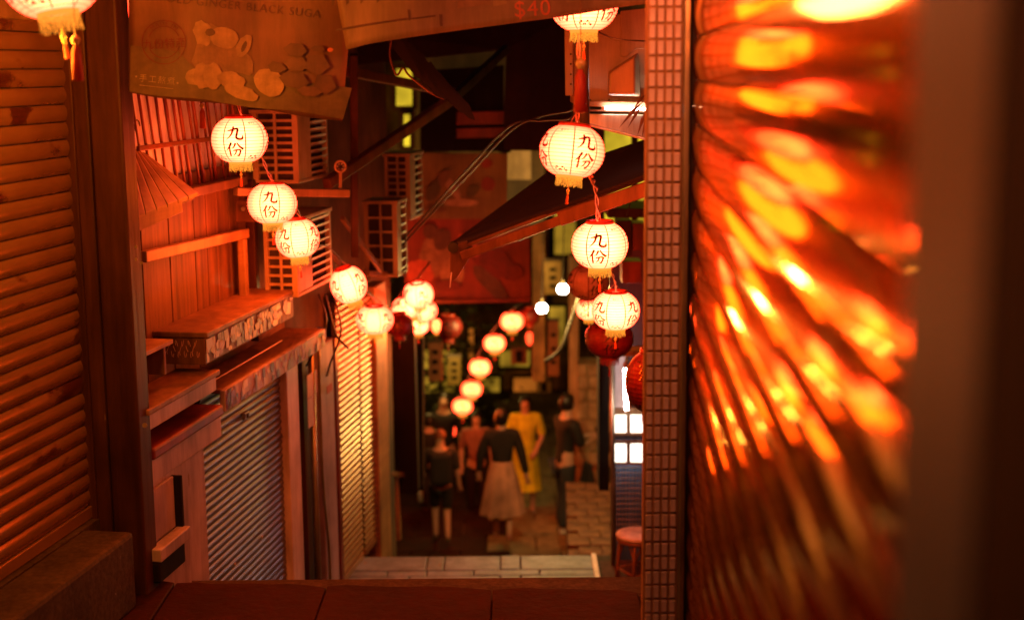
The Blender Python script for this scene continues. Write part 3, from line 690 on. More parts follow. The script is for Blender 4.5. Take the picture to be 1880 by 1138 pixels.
s_, z_ = L.pix(455, 762, .14); MB().box(L, s_ - .04, s_ + .03, .12, .14, z_ - .02, z_ + .02).build('lock_plate', M['steel'], sh2, bevel=.002)
MB().box(L, s_ - .015, s_ + .01, .14, .146, z_ - .012, z_ + .012).build('keyhole', M['ac_dark'], sh2)
for px, py in ((481, 985), (432, 1035), (520, 800)):
    s_, z_ = L.pix(px, py, .125); c = L.pt(s_, .122, z_); MB().tube([c, c + L.n * .006], .009, 8).build('rivet', M['white_paint'], sh2)
j0, j1 = L.pix(532, 850, .16)[0], L.pix(553, 850, .16)[0]
o = MB().box(L, j0, j1, .0, .16, -1.8, zf0 + .03).build('door_jamb', M['white_paint'], bevel=.006); tag(o, 'pale painted jamb right of the scratched grey shutter', 'jamb')

# narrow doorway: pipe, frame, meter box
dr = thing('service_door', L.pt(j1 + .3, 0, -1.6), 'narrow grey service door with stuck notices, between the two far shutters', 'door')
d0, d1 = L.pix(556, 850, .1)[0], L.pix(622, 850, .1)[0]
zt_ = L.pix(600, 610, .1)[1]
MB().box(L, d0, d1, -.02, .04, -1.8, zt_).build('door_panel', M['jamb_cooled'], dr, bevel=.005)
MB().box(L, d0 + .05, d0 + .16, .042, .10, -1.8, zt_).build('frame', M['wood_dark'], dr, bevel=.005)
MB().box(L, d1 - .42, d1 - .12, .042, .12, -1.55, zt_ - .05).build('locker_panel', M['panel_grey'], dr, bevel=.01)
c0 = L.pix(578, 850, .14)[0]; MB().tube([L.pt(c0, .14, -1.7), L.pt(c0, .14, zt_ + .1)], .018, 8).build('pipe', M['steel'], dr, True)
c1 = L.pix(590, 850, .14)[0]
MB().tube(catmull([L.pt(c1, .16, -1.6), L.pt(c1 + .02, .17, -.9), L.pt(c1 - .05, .16, -.3), L.pt(c1, .15, zt_)], 5), .010, 6).build('hose', M['steel'], dr, True)
for (px, py, w_, h_, m) in ((573, 705, .10, .15, M['paper_grey']), (573, 745, .09, .12, M['white_paint']), (605, 713, .06, .05, M['collar']), (604, 680, .08, .06, M['panel_grey']), (573, 770, .08, .08, M['white_paint'])):
    s_, z_ = L.pix(px, py, .15); MB().box(L, s_ - w_, s_ + w_, .148, .151, z_ - h_ / 2, z_ + h_ / 2).build('notice', m, dr)

# folding ochre shutters
zb3 = ZL; 
for (a, b_, lab, gr) in ((622, 661, 'first ochre ribbed shutter bay beside the service door', 0), (664, 689, 'second ochre ribbed shutter bay, narrower looking', 0)):
    s0, s1 = L.pix(a, 820, -.16)[0], L.pix(b_, 820, -.16)[0]
    shutter(L, s0, s1, -.16, zb3, L.pix(a, 612, -.16)[1] + .25, .05, .003, .011, M['shutter_gold'], lab, group='ochre shutter bays')
s0, s1 = L.pix(691, 820, -.14)[0], L.pix(711, 820, -.14)[0]
o = MB().box(L, s0, s1, -.24, -.12, zb3 - .3, L.pix(700, 590, .05)[1] + .2).build('door_jamb', M['wood_warm'], bevel=.01); tag(o, 'broad orange lit timber jamb at the far end of the ochre shutters', 'jamb')
s0 = L.pix(617, 820, -.0)[0]
o = MB().box(L, s0 - .05, s0 + .02, -.25, .03, zb3, L.pix(620, 622, .05)[1]).build('door_jamb', M['red_paint'], bevel=.006); tag(o, 'thin red jamb at the near end of the ochre shutters', 'jamb')
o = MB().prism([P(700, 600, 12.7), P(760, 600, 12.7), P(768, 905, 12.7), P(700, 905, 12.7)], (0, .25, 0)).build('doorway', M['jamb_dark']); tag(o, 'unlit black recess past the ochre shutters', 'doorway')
o = MB().box(Wd, -4.5, -2.1, -26, -12.2, -4.6, 6).build('house', M['wall_brown']); tag(o, 'brown house set back on the left beyond the walkers', 'house')

# ------------------------------------------------------------------ air conditioners
GA = 'air conditioners on the left houses'
def ac_unit(s0, s1, o0, o1, z0, z1, label, rows=8, cols_=2, side_rows=9, m=None):
    m = m or M['ac_case']
    r = thing('air_conditioner', L.pt((s0 + s1) / 2, (o0 + o1) / 2, z0), label, 'air conditioner', GA)
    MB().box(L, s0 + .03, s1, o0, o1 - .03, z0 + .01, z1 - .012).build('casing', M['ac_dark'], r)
    MB().box(L, s0 - .01, s1 + .01, o0 - .01, o1 + .01, z1 - .012, z1 + .012).build('top_panel', m, r, bevel=.004)
    MB().box(L, s0, s1, o0, o1, z0 - .012, z0 + .01).build('bottom_panel', m, r, bevel=.004)
    w_ = o1 - o0
    for (a, b_) in ((o0, o0 + .03 * w_ / .25), (o1 - .035, o1)): MB().box(L, s0, s0 + .03, a, b_, z0 + .01, z1 - .012).build('corner_post', m, r, bevel=.002)
    MB().box(L, s1 - .03, s1, o1 - .03, o1, z0 + .01, z1 - .012).build('corner_post', m, r)
    MB().box(L, s0 + .002, s0 + .014, (o0 + o1) / 2 - .008, (o0 + o1) / 2 + .008, z0 + .01, z1 - .012).build('centre_bar', m, r)
    h = (z1 - z0 - .02) / rows; b0 = None; base = r.location
    for k in range(1, rows):
        z = z0 + .01 + k * h
        MB().box(L, s0 + .004, s0 + .012, o0 + .02, o1 - .02, z - .008, z + .008).build('grille_bar', m, r)
    sp_ = s0 + .42 * (s1 - s0)
    MB().box(L, s0 + .032, sp_, o1 - .02, o1 - .001, z0 + .012, z1 - .014).build('side_panel', m, r, bevel=.003)
    h = (z1 - z0 - .02) / side_rows
    for k in range(side_rows):
        z = z0 + .012 + k * h
        MB().hexa([L.pt(s, o, zz_) for (o, zz_) in ((o1 - .024, z + .008), (o1 + .002, z + .022)) for s in (sp_, s1 - .03)][:2] + [L.pt(s1 - .03, o1 + .002, z + .030), L.pt(sp_, o1 + .002, z + .030)] + [L.pt(sp_, o1 - .028, z + .0), L.pt(s1 - .03, o1 - .028, z + .0), L.pt(s1 - .03, o1 - .002, z + .018), L.pt(sp_, o1 - .002, z + .018)]).build('louver', m, r)
    return r
def ac_px(pxa, pxb, pxc, pt_, pb_, o1, label, **k):
    """grille face from pxa to pxb, louvred side from pxb to pxc"""
    s0, zt_ = L.pix(pxb, pt_, o1); z0 = L.pix(pxb, pb_, o1)[1]; s1 = L.pix(pxc, pt_, o1)[0]
    p = L.pt(s0, o1, 0); x0 = (pxa - 940) / FPX * p.y / 1.0; o0 = o1 - (p.x - x0) * .98
    return ac_unit(s0, s1, max(o0, -.08), o1, z0, zt_, label, **k)
ac1 = ac_px(478, 543, 607, 405, 545, .30, 'louvred air conditioner glowing behind the third left lantern', rows=8, side_rows=9)
ac_px(462, 545, 600, 205, 335, .26, 'upper air conditioner grille half hidden by the first left lantern', rows=9, side_rows=9)
ac_px(665, 728, 746, 372, 508, .42, 'air conditioner with square grille openings beyond the steel brace', rows=5, side_rows=8)
ac_px(706, 752, 775, 285, 402, .42, 'highest and farthest air conditioner, tall slot grille', rows=9, side_rows=8)
# supports
o = thing('bracket_beam', L.pt(*[L.pix(430, 355, .25)[0], .25, L.pix(430, 355, .25)[1]]), 'orange lit horizontal steel beam carrying a round dial, under the upper air conditioner', 'beam')
a, b_ = P(432, 352, 7.9), P(638, 355, 8.4)
MB().bar(a, b_, .06, .045).build('beam', M['ac_orange'], o, bevel=.005)
c = P(625, 306, 8.35); v = []
MB().tube([c + Vector((.032 * math.cos(t), 0, .032 * math.sin(t))) for t in [2 * math.pi * k / 16 for k in range(17)]], .007, 6).build('dial_ring', M['ac_orange'], o, True)
for k in range(6):
    t = k * math.pi / 3; MB().tube([c + Vector((.016 * math.cos(t), -.004, .016 * math.sin(t))), c + Vector((.018 * math.cos(t), .008, .018 * math.sin(t)))], .004, 5).build('dial_dot', M['ac_orange'], o)
MB().tube([c + Vector((0, 0, -.035)), P(625, 345, 8.35)], .01, 6).build('dial_stem', M['ac_orange'], o)
o = thing('wall_bracket', P(458, 400, 7.85), 'dark plate bracket holding the beam beside the second lantern', 'bracket')
MB().prism([P(432, 368, 7.9), P(492, 368, 7.9), P(492, 408, 7.9), P(432, 408, 7.9)], (0, .03, 0)).build('plate', M['wood_dark'], o, bevel=.003)
MB().tube([P(446, 384, 7.88), P(446, 384, 7.93)], .013, 10).build('bolt', M['steel_dark'], o)
def beam(pts, r_or_wh, m, label, name='steel_brace', cat='brace'):
    b = MB()
    b.bar(pts[0], pts[1], r_or_wh[0], r_or_wh[1]); o = b.build(name, m, bevel=.005); return tag(o, label, cat)
beam([P(600, 338, 8.8), P(830, 182, 10.2)], (.06, .065), M['metal_arm'], 'long diagonal steel brace rising right from the dial beam')
beam([P(830, 182, 10.2), P(930, 90, 11.0)], (.05, .06), M['steel_dark'], 'dark upper end of the diagonal brace under the canopy')
beam([P(640, 132, 9.0), P(830, 170, 10.3)], (.05, .06), M['metal_arm'], 'short red brown brace falling right under the price banner')
beam([P(628, 400, 9.3), P(700, 497, 9.8)], (.03, .03), M['ac_orange'], 'thin lit strut slanting down to the second bracket')
beam([P(672, 500, 9.9), P(742, 503, 10.2)], (.06, .03), M['ac_orange'], 'short lit bracket arm under the square grille air conditioner')
beam([P(649, 100, 8.9), P(652, 470, 9.4)], (.05, .05), M['wood_dark'], 'upright dark red post between the air conditioners')

# ------------------------------------------------------------------ banners
def banner_pt(px, py, off=0, Y=5.9, seed=0):
    wv = .02 * math.sin(px * .011 + seed) + .012 * math.sin(px * .027 + py * .01 + seed) + .008 * math.sin(py * .03)
    return P(px, py, Y + wv - off)
def cloth(polyfn, nx, ny, Y, seed, name, m, label, thick=.003):
    b = MB(); vs = []
    for j in range(ny + 1):
        for i in range(nx + 1):
            x, y = polyfn(i / nx, j / ny); vs.append(banner_pt(x, y, 0, Y, seed))
    k = nx + 1; b.add(vs, [(j * k + i, j * k + i + 1, (j + 1) * k + i + 1, (j + 1) * k + i) for j in range(ny) for i in range(nx)])
    r = thing(name, banner_pt(*polyfn(.5, 1), 0, Y, seed), label, 'banner')
    o = b.build('sheet', m, r, True); md = o.modifiers.new('thick', 'SOLIDIFY'); md.thickness = thick; md.offset = 1
    return r
def lerp(a, b, t): return a + (b - a) * t
Y1, Y2 = 6.05, 5.75
def b1(u, v):
    xt, yt = lerp(236, 660, u), -150.; xb = lerp(236, 628, u); yb_ = lerp(170, 221, u) + 3 * math.sin(u * 9)
    return lerp(xt, xb, v), lerp(yt, yb_, v)
ban1 = cloth(b1, 30, 24, Y1, 1, 'shop_banner', M['banner1'], 'tan banner printed with ginger roots and brown sugar blocks')
def print_poly(parent, pts, m, Y, seed, off, name, sub=True):
    """flat ink shape that follows the cloth"""
    n = len(pts); cx = sum(p[0] for p in pts) / n; cy = sum(p[1] for p in pts) / n; b = MB(); vs = []; rings = 5
    for k in range(rings, 0, -1):
        for p in pts: vs.append(banner_pt(lerp(cx, p[0], k / rings), lerp(cy, p[1], k / rings), off, Y, seed))
    vs.append(banner_pt(cx, cy, off, Y, seed)); fs = []
    for k in range(rings - 1):
        for i in range(n): fs.append((k * n + i, k * n + (i + 1) % n, (k + 1) * n + (i + 1) % n, (k + 1) * n + i))
    for i in range(n): fs.append(((rings - 1) * n + i, (rings - 1) * n + (i + 1) % n, rings * n))
    b.add(vs, fs); return b.build(name, m, parent, True)
def blob(cx, cy, rx, ry, ang=0, n=18, jit=.08, seed=0):
    r = random.Random(seed); ca, sa = math.cos(ang), math.sin(ang); out = []
    for k in range(n):
        t = 2 * math.pi * k / n; f = 1 + r.uniform(-jit, jit); x, y = rx * f * math.cos(t), ry * f * math.sin(t)
        out.append((cx + x * ca - y * sa, cy + x * sa + y * ca))
    return out
def print_text(parent, body, cx, cy, h, ang, m, Y, seed, off, sp=1.0, name='lettering', arc=None):
    if ord(body[0]) > 0x2000 and len(body) > 1:
        w_ = h * sp * 1.0; n_ = len(body)
        for k_, ch in enumerate(body):
            dx = (k_ - (n_ - 1) / 2) * w_; print_text(parent, ch, cx + dx * math.cos(ang), cy + dx * math.sin(ang), h, ang, m, Y, seed, off)
        return
    vs, fs = text_mesh(body, sp); b = MB(); ca, sa = math.cos(ang), math.sin(ang); out = []
    for v in vs:
        x, y = v.x * h, -v.y * h
        if arc: a = x / arc[0] - math.pi / 2 + arc[1]; rr_ = arc[0] - y; X, Yy = cx + rr_ * math.cos(a), cy + rr_ * math.sin(a)
        else: X, Yy = cx + x * ca - y * sa, cy + x * sa + y * ca
        out.append(banner_pt(X, Yy, off, Y, seed))
    b.add(out, fs); return b.build(name, m, parent, kind='stuff')
INK = {k: mat(k + ' ink', tuple(x * .9 for x in c), tuple(x * .5 for x in c), .6, scale=(16, 16, 22), detail=6) for k, c in dict(olive=(.22, .15, .085), root=(.54, .34, .2), rootd=(.36, .2, .12), rootl=(.62, .4, .23), choc=(.16, .08, .05), chocl=(.23, .12, .08), red=(.24, .025, .02), pale=(.66, .5, .38), faint=(.45, .24, .16), pinkd=(.16, .06, .05), orange=(.95, .2, .1), ricey=(.46, .3, .2)).items()}
# olive table band along the bottom
n = 14
top = [(lerp(240, 646, i / n), lerp(84, 136, i / n) + (26 if i > 3 else 0)) for i in range(n + 1)]
bot = [(lerp(238, 630, i / n), lerp(168, 217, i / n) + 2 * math.sin(i)) for i in range(n, -1, -1)]
b = MB(); vs = []
for i in range(n + 1):
    for j in range(7):
        t_ = top[i]; q = bot[n - i]; vs.append(banner_pt(lerp(t_[0], q[0], j / 6), lerp(t_[1], q[1], j / 6), .0045, Y1, 1))
b.add(vs, [(i * 7 + j, (i + 1) * 7 + j, (i + 1) * 7 + j + 1, i * 7 + j + 1) for i in range(n) for j in range(6)])
b.build('table_print', INK['olive'], ban1, True)
pr = [('rootd', blob(395, 92, 42, 48, .3, jit=.16, seed=1)), ('rootd', blob(430, 110, 38, 22, .6, jit=.12, seed=2)), ('root', blob(372, 62, 16, 24, -.2, jit=.14, seed=3)), ('root', blob(412, 70, 26, 20, .4, seed=4)), ('root', blob(448, 84, 12, 22, .5, seed=5)),
      ('choc', blob(386, 60, 9, 7, 0, seed=6)), ('choc', blob(448, 86, 4, 11, .4, seed=7)),
      ('rootl', blob(356, 142, 16, 15, .2, seed=8)), ('root', blob(372, 140, 17, 24, -.1, seed=9)), ('rootl', blob(391, 140, 18, 24, -.1, seed=10)), ('root', blob(424, 148, 26, 16, .3, seed=11)), ('rootl', blob(443, 170, 32, 13, .35, seed=12)), ('rootl', blob(494, 152, 30, 24, .6, jit=.04, seed=13)),
      ('choc', blob(543, 92, 22, 14, .1, 6, seed=14)), ('choc', blob(508, 124, 18, 11, .2, 6, seed=15)), ('chocl', blob(544, 118, 24, 14, .1, 6, seed=16)), ('chocl', blob(582, 118, 24, 20, .2, 5, seed=17)), ('choc', blob(540, 148, 30, 16, .2, 6, seed=18)), ('choc', blob(596, 154, 22, 20, .3, 5, seed=19)), ('chocl', blob(568, 168, 22, 10, .1, 6, seed=20)), ('chocl', blob(584, 90, 14, 6, .1, 6, seed=21))]
for k, (c, pts) in enumerate(pr): print_poly(ban1, pts, INK[c], Y1, 1, .006 + .0012 * k, 'ginger_print' if 'root' in c else 'sugar_block_print')
print_text(ban1, 'OLD GINGER BLACK SUGA', 446, 19, 21, .105, INK['pinkd'], Y1, 1, .006, 1.14)
# round stamp
cx, cy = 301, 78
for rr_, a0, a1 in ((40, 0, 6.29), (29, 3.5, 5.9), (29, .25, 2.7)):
    nn = 44; b = MB(); vs = []
    for k in range(nn + 1):
        a = lerp(a0, a1, k / nn)
        for r2 in (rr_ - .8, rr_ + .8): vs.append(banner_pt(cx + r2 * math.cos(a), cy + r2 * math.sin(a), .006, Y1, 1))
    b.add(vs, [(2 * k, 2 * k + 1, 2 * k + 3, 2 * k + 2) for k in range(nn)]); b.build('stamp_ring', INK['red'], ban1)
print_text(ban1, 'MADE IN', cx, cy, 10.5, 0, INK['red'], Y1, 1, .007, 1.25, arc=(31, 0))
print_text(ban1, '九份特產', cx + 1, cy + 10, 20, -.06, INK['red'], Y1, 1, .009, 1.0)
print_text(ban1, '手工熬煮', 288, 152, 15, .1, INK['pale'], Y1, 1, .006, 1.15)
for dx, y in ((-38, 141), (38, 153)): print_poly(ban1, blob(288 + dx, y, 1.8, 1.8), INK['pale'], Y1, 1, .006, 'dot_print')
print_poly(ban1, [(256, 156), (318, 163), (318, 164.2), (256, 157.2)], INK['pale'], Y1, 1, .006, 'line_print')
def b2(u, v):
    x = lerp(590, 1215, u); xb = lerp(636, 1215, u) if u < .1 else x
    yb_ = [92, 80, 72, 64, 56, 48, 40, 32, 22, 12, 5][min(int(u * 10), 9)]; t = u * 10 - min(int(u * 10), 9); y2 = [92, 80, 72, 64, 56, 48, 40, 32, 22, 12, 5][min(int(u * 10) + 1, 10)]
    xb = x + (46 * (1 - u) ** 4)
    return lerp(x, xb, v), lerp(-150, lerp(yb_, y2, t), v)
ban2 = cloth(b2, 40, 16, Y2, 3, 'price_banner', M['banner2'], 'pinkish price banner sagging across the top of the alley')
print_text(ban2, '$40', 978, 30, 42, -.06, INK['orange'], Y2, 3, .006, 1.1)
for pts in ([(616, 54), (660, 46), (740, 34), (800, 28), (800, 31), (740, 38), (660, 50), (617, 58)], [(806, 27), (812, 27), (813, 48), (808, 49)], [(748, 18), (752, 18), (754, 38), (750, 38)]):
    print_poly(ban2, pts, INK['pinkd'], Y2, 3, .006, 'drawing_print')
for k, x in enumerate((608, 634, 660, 690)): print_poly(ban2, [(x, -14), (x + 7, -14), (x + 6, 8 - 2 * k), (x + 2, 12 - 2 * k)], INK['choc'], Y2, 3, .006, 'brush_print')
print_poly(ban2, blob(606, 92, 5, 4), INK['orange'], Y2, 3, .006, 'dot_print')
for k, (x0, x1, c) in enumerate(((840, 900, 'faint'), (905, 930, 'ricey'), (1040, 1100, 'ricey'), (1110, 1160, 'olive'))):
    print_poly(ban2, [(x0, -20), (x1, -22), (x1, 12 - (x1 - 840) * .05), (x0, 16 - (x0 - 840) * .05)], INK[c], Y2, 3, .005, 'colour_block_print')

# small loose tassel and the tapered lamp at the post
def tassel(px, py, Y, sc, label):
    c = P(px, py, Y); r = thing('hanging_tassel', c, label, 'tassel', 'loose red tassels')
    MB().lathe(c, [(0, .012 * sc), (.008 * sc, .006 * sc), (.01 * sc, 0), (.004 * sc, -.008 * sc)], 8).build('bead', M['bead'], r, True)
    MB().tube([c, c + Vector((0, 0, .12 * sc))], .0015, 4).build('thread', M['cable_red'], r)
    MB().lathe(c + Vector((0, 0, -.008 * sc)), [(.003 * sc, 0), (.009 * sc, -.012 * sc), (.012 * sc, -.07 * sc), (.004 * sc, -.072 * sc)], 8).build('threads', M['tassel_red'], r, True)
tassel(371, 195, 6.6, 1.3, 'small red tassel with a pale bead, left of the first left lantern')
tassel(1066, 118, 5.2, 2.2, 'long red tassel against the dark pole on the right')
tassel(139, 75, 4.6, 1.6, 'red tassel under the big blurred corner lantern')
c = P(240, -10, 6.35); tl_ = thing('tapered_lamp', c, 'slim tapering lit lamp squeezed between timber post and tan banner', 'lamp')
zz = P(240, 68, 6.35).z
MB().lathe((c.x, c.y, 0), [(.012, zz), (.02, zz + .12), (.03, zz + .28), (.034, c.z + .2)], 14).build('shade', M['paper_lit'], tl_, True)
MB().lathe((c.x, c.y, 0), [(.002, zz - .01), (.014, zz - .008), (.014, zz + .002), (.01, zz + .004)], 12).build('cap', M['collar'], tl_)
MB().lathe((c.x, c.y, 0), [(.008, zz - .012), (.011, zz - .06), (.004, zz - .062)], 10).build('fringe', M['collar_lit'], tl_)

# ------------------------------------------------------------------ cables
def cable(pts, r, m, label, name='cable', twist=None):
    b = MB(); cc = catmull(pts, 8)
    if twist:
        for ph in (0, math.pi):
            b.tube([p + Vector((twist * math.cos(i * .9 + ph), 0, twist * math.sin(i * .9 + ph))) for i, p in enumerate(cc)], r, 5)
    else: b.tube(cc, r, 6)
    o = b.build(name, m, None, True); return tag(o, label, 'cable')
cable([P(420, 120, 6.8), P(440, 200, 6.85), P(470, 262, 7.1), P(493, 318, 7.5), P(503, 338, 7.6)], .0035, M['cable_red'], 'twisted red lamp cord between the first and second left lanterns', twist=.006)
cable([P(503, 338, 7.62), P(545, 388, 8.1), P(585, 435, 8.7), P(630, 492, 9.4), P(690, 550, 10.1), P(722, 562, 10.8), P(760, 518, 11.4), P(790, 480, 11.9)], .005, M['cable_red'], 'thick reddish lamp cord dropping behind the lower left lanterns', twist=.008)
cable([P(1062, 60, 6.05), P(1062, 150, 5.75), P(1060, 225, 5.9)], .004, M['cable_red'], 'straight lamp cord in front of the dark pole', twist=.006)
cable([P(1085, 325, 6.0), P(1094, 350, 6.2), P(1098, 405, 6.6)], .005, M['cable_red'], 'short twisted cord between the two upper right lanterns', twist=.007)
cable([P(1122, 495, 6.8), P(1130, 520, 7.1), P(1131, 535, 7.5)], .003, M['cable_red'], 'thin wire holding the brightest right lantern', twist=.004)
for k, dy in enumerate((0, 9)):
    cable([P(625, 560 - dy, 10.6), P(700, 490 - dy, 10.4), P(780, 405 - dy, 10), P(870, 310 - dy * 1.4, 9.2), P(940, 238 - dy, 8.6), P(1000, 212 + dy, 8.2), P(1050, 202 + dy * 1.5, 7.9), P(1062, 180, 7.7)], .007, M['cable'], ('lower', 'upper')[k] + ' of the two black cables swooping across the alley')
for k, (x0, x1, yb_) in enumerate(((585, 562, 672), (598, 640, 640), (612, 600, 690))):
    cable([P(x0, 540, 8.9), P(x0 + 14, 590 + 8 * k, 8.8), P((x0 + x1) / 2, yb_ - 22, 8.8), P(x1, yb_, 8.8)], .007, M['cable'], ('loose black cable looping down beside the louvred air conditioner', 'black cable drooping right over the thin red jamb', 'longest loose black cable hanging in front of the service door')[k])
cable([P(545, 470, 8.0), P(600, 452, 8.6), P(660, 520, 9.3), P(705, 560, 9.9)], .004, M['cable'], 'thin black wire sagging behind the third left lantern')
cable([P(1090, 55, 6.3), P(1130, 72, 6.2), P(1190, 76, 6.2)], .004, M['cable'], 'thin black wire crossing the beige steel housing')
cable([P(1150, 400, 7.5), P(1163, 350, 7.5), P(1175, 310, 7.5)], .003, M['cable'], 'thin loose wire beneath the folded awning')
cable([P(960, 555, 16), P(935, 572, 16), P(900, 612, 16.6), P(875, 655, 17), P(858, 698, 17.4), P(845, 728, 17.8)], .012, M['cable'], 'dark cord carrying the small far lanterns')

# ------------------------------------------------------------------ right side: pole, housing, awning
pl = MB().tube([P(1066, -60, 6.3), P(1069, 232, 6.3)], .033, 14).build('pole', M['steel_dark'], None, True); tag(pl, 'dark glossy upright pole behind the right string of lanterns', 'pole')
hs = thing('equipment_housing', P(1120, 198, 6.9), 'beige steel equipment housing with a slanted hood, beside the tiled pillar', 'housing')
def pbox(pts, Y, dep, name, m, parent, bev=.004):
    MB().prism([P(x, y, Y) for x, y in pts], (0, dep, 0)).build(name, m, parent, bevel=bev)
pbox([(1053, 30), (1240, 20), (1240, 192), (1053, 192)], 6.9, .4, 'body', M['ac_orange'], hs, .01)
pbox([(1036, 30), (1052, 30), (1052, 176), (1038, 176)], 6.88, .02, 'flange', M['ac_orange'], hs)
for y in (100, 118, 137, 155):
    c = P(1048, y, 6.878); MB().tube([c, c + Vector((0, -.003, 0))], .005, 7).build('screw_hole', M['ac_dark'], hs)
pbox([(1139, 20), (1240, 10), (1240, 95), (1170, 90), (1148, 106), (1139, 104)], 6.895, .02, 'raised_panel', M['ac_orange'], hs)
MB().hexa([P(1116, 132, 6.88), P(1172, 96, 6.88), P(1176, 178, 6.88), P(1116, 176, 6.88), P(1120, 134, 6.72), P(1166, 104, 6.72), P(1166, 174, 6.72), P(1118, 174, 6.72)]).build('hood', M['ac_orange'], hs, bevel=.01)
pbox([(1076, 186), (1240, 188), (1240, 200), (1076, 196)], 6.85, .06, 'bottom_rail', M['ac_orange'], hs)
pbox([(1076, 201), (1240, 204), (1240, 208), (1076, 205)], 6.87, .05, 'lower_rail', M['metal_arm'], hs)
for x in (1083, 1118): 
    c = P(x, 184, 6.895); MB().tube([c, c + Vector((0, -.004, 0))], .006, 7).build('bolt', M['steel_dark'], hs)
tb = thing('tube_lamp', P(1150, 200, 6.8), 'fluorescent tube glowing in the slot under the beige steel housing', 'lamp')
MB().tube([P(1110, 199.5, 6.83), P(1240, 202, 6.83)], .006, 8).build('tube', M['tube'], tb, True)
MB().tube([P(1104, 199.2, 6.83), P(1110, 199.5, 6.83)], .007, 8).build('end_cap', M['white_paint'], tb, True)
ms = thing('metal_sheet', P(1130, 245, 6.8), 'pale grey wedge of sheet metal under the fluorescent tube', 'sheet')
pbox([(1076, 209), (1240, 212), (1240, 268), (1076, 227)], 6.84, .03, 'plate', M['steel'], ms)
MB().bar(P(1076, 229, 6.82), P(1240, 270, 6.82), .02, .008).build('edge_trim', M['white_paint'], ms)
lf = thing('bamboo_sprig', P(1180, 200, 6.6), 'few drooping bamboo leaves in front of the pale sheet metal', 'plant')
for (x0, y0, x1, y1, w_) in ((1185, 183, 1136, 236, 7), (1183, 190, 1152, 236, 6), (1188, 198, 1170, 250, 7), (1196, 180, 1178, 255, 8), (1190, 170, 1160, 205, 5)):
    a, b_ = P(x0, y0, 6.6), P(x1, y1, 6.6); mid = (a + b_) / 2 + Vector((0, -.02, .012)); d = (b_ - a).normalized(); sd = d.cross(Vector((0, 1, 0))) * w_ / FPX * 6.6 / 2
    MB().add([a, mid + sd, mid - sd, b_, mid + Vector((0, -.004, 0))], [(0, 1, 4), (0, 4, 2), (1, 3, 4), (4, 3, 2)]).build('leaf', M['leaf_brown'], lf)
# folded awning
aw = thing('awning', P(1010, 400, 7.6), 'dark half folded awning reaching left on brown steel arms', 'awning')
MB().prism([P(1260, 232, 8.0), P(1185, 262, 8.0), P(1005, 322, 8.4), P(828, 452, 8.4), P(858, 448, 7.6), P(1185, 328, 7.2), P(1260, 296, 7.2)], (0, 0, .02)).build('canopy', M['fabric_dark'], aw)
MB().bar(P(862, 449, 7.58), P(1260, 299, 7.18), .03, .02).build('front_bar', M['metal_arm'], aw, bevel=.003)
MB().bar(P(848, 470, 7.55), P(1035, 402, 7.35), .03, .048).build('arm', M['metal_arm'], aw, bevel=.004)
MB().bar(P(1028, 402, 7.36), P(1260, 322, 7.1), .045, .075).build('arm', M['metal_arm'], aw, bevel=.006)
MB().bar(P(950, 440, 7.5), P(1030, 408, 7.4), .012, .02).build('arm_rib', M['steel_dark'], aw)
MB().prism([P(826, 452, 7.6), P(868, 440, 7.6), P(862, 474, 7.6), P(838, 512, 7.6), P(826, 516, 7.6)], (0, .03, 0)).build('end_bracket', M['metal_arm'], aw, bevel=.004)
c = P(832, 455, 7.58); MB().tube([c, c + Vector((0, .06, 0))], .03, 12).build('roller_end', M['steel_dark'], aw)
c = P(862, 462, 7.58); MB().tube([c, c + Vector((0, .06, 0))], .026, 12).build('elbow_joint', M['steel_dark'], aw)
MB().tube([P(829, 500, 7.59), P(826, 528, 7.59)], .003, 5).build('pull_cord', M['white_paint'], aw)

# dark plumage-like rag and roof panels up top
rg = thing('ragged_cloth', P(800, 150, 7.4), 'black ragged cloth hanging like a wing under the price banner', 'cloth')
r = random.Random(4)
for k in range(26):
    t = k / 25; a = P(725 + 70 * t + r.uniform(-6, 6), 70 + 70 * t, 7.4 + .002 * k); b_ = P(770 + 92 * t + r.uniform(-4, 4), 138 + 68 * t + r.uniform(-8, 8), 7.35 + .002 * k)
    d = (b_ - a).normalized(); sd = d.cross(Vector((0, 1, 0))) * .035
    MB().add([a + sd, a - sd, b_ - sd * .5, b_ + d * .03, b_ + sd * .4], [(0, 1, 2, 3, 4)]).build('strip', M['black'], rg)
MB().tube(catmull([P(718, 75, 7.38), P(716, 105, 7.38), P(728, 138, 7.38), P(740, 125, 7.38), P(752, 140, 7.38), P(790, 170, 7.38), P(815, 182, 7.38)], 5), .006, 6).build('hem_cord', M['metal_arm'], rg, True)
# upper canopy panel dark between houses
o = MB().prism([P(640, 60, 11.6), P(1060, 20, 11.6), P(1045, 278, 11.5), P(925, 276, 11.5), P(925, 200, 11.5), P(930, 92, 11.5), P(652, 120, 11.6)], (0, .1, 0)).build('sign_board', M['fabric_dark']); tag(o, 'big unlit dark hoarding under the banners, above the black cables', 'hoarding')
o = thing('hanging_sign', P(850, 270, 12.5), 'dark hanging sign with a dull red band, between yellow windows', 'sign')
pbox([(770, 130), (925, 120), (925, 278), (772, 278)], 12.5, .1, 'board', M['jamb_dark'], o)
pbox([(838, 206), (925, 204), (925, 228), (838, 230)], 12.48, .015, 'red_band', M['red_paint'], o)
pbox([(838, 236), (925, 234), (925, 252), (838, 254)], 12.48, .015, 'red_band', M['red_paint'], o)
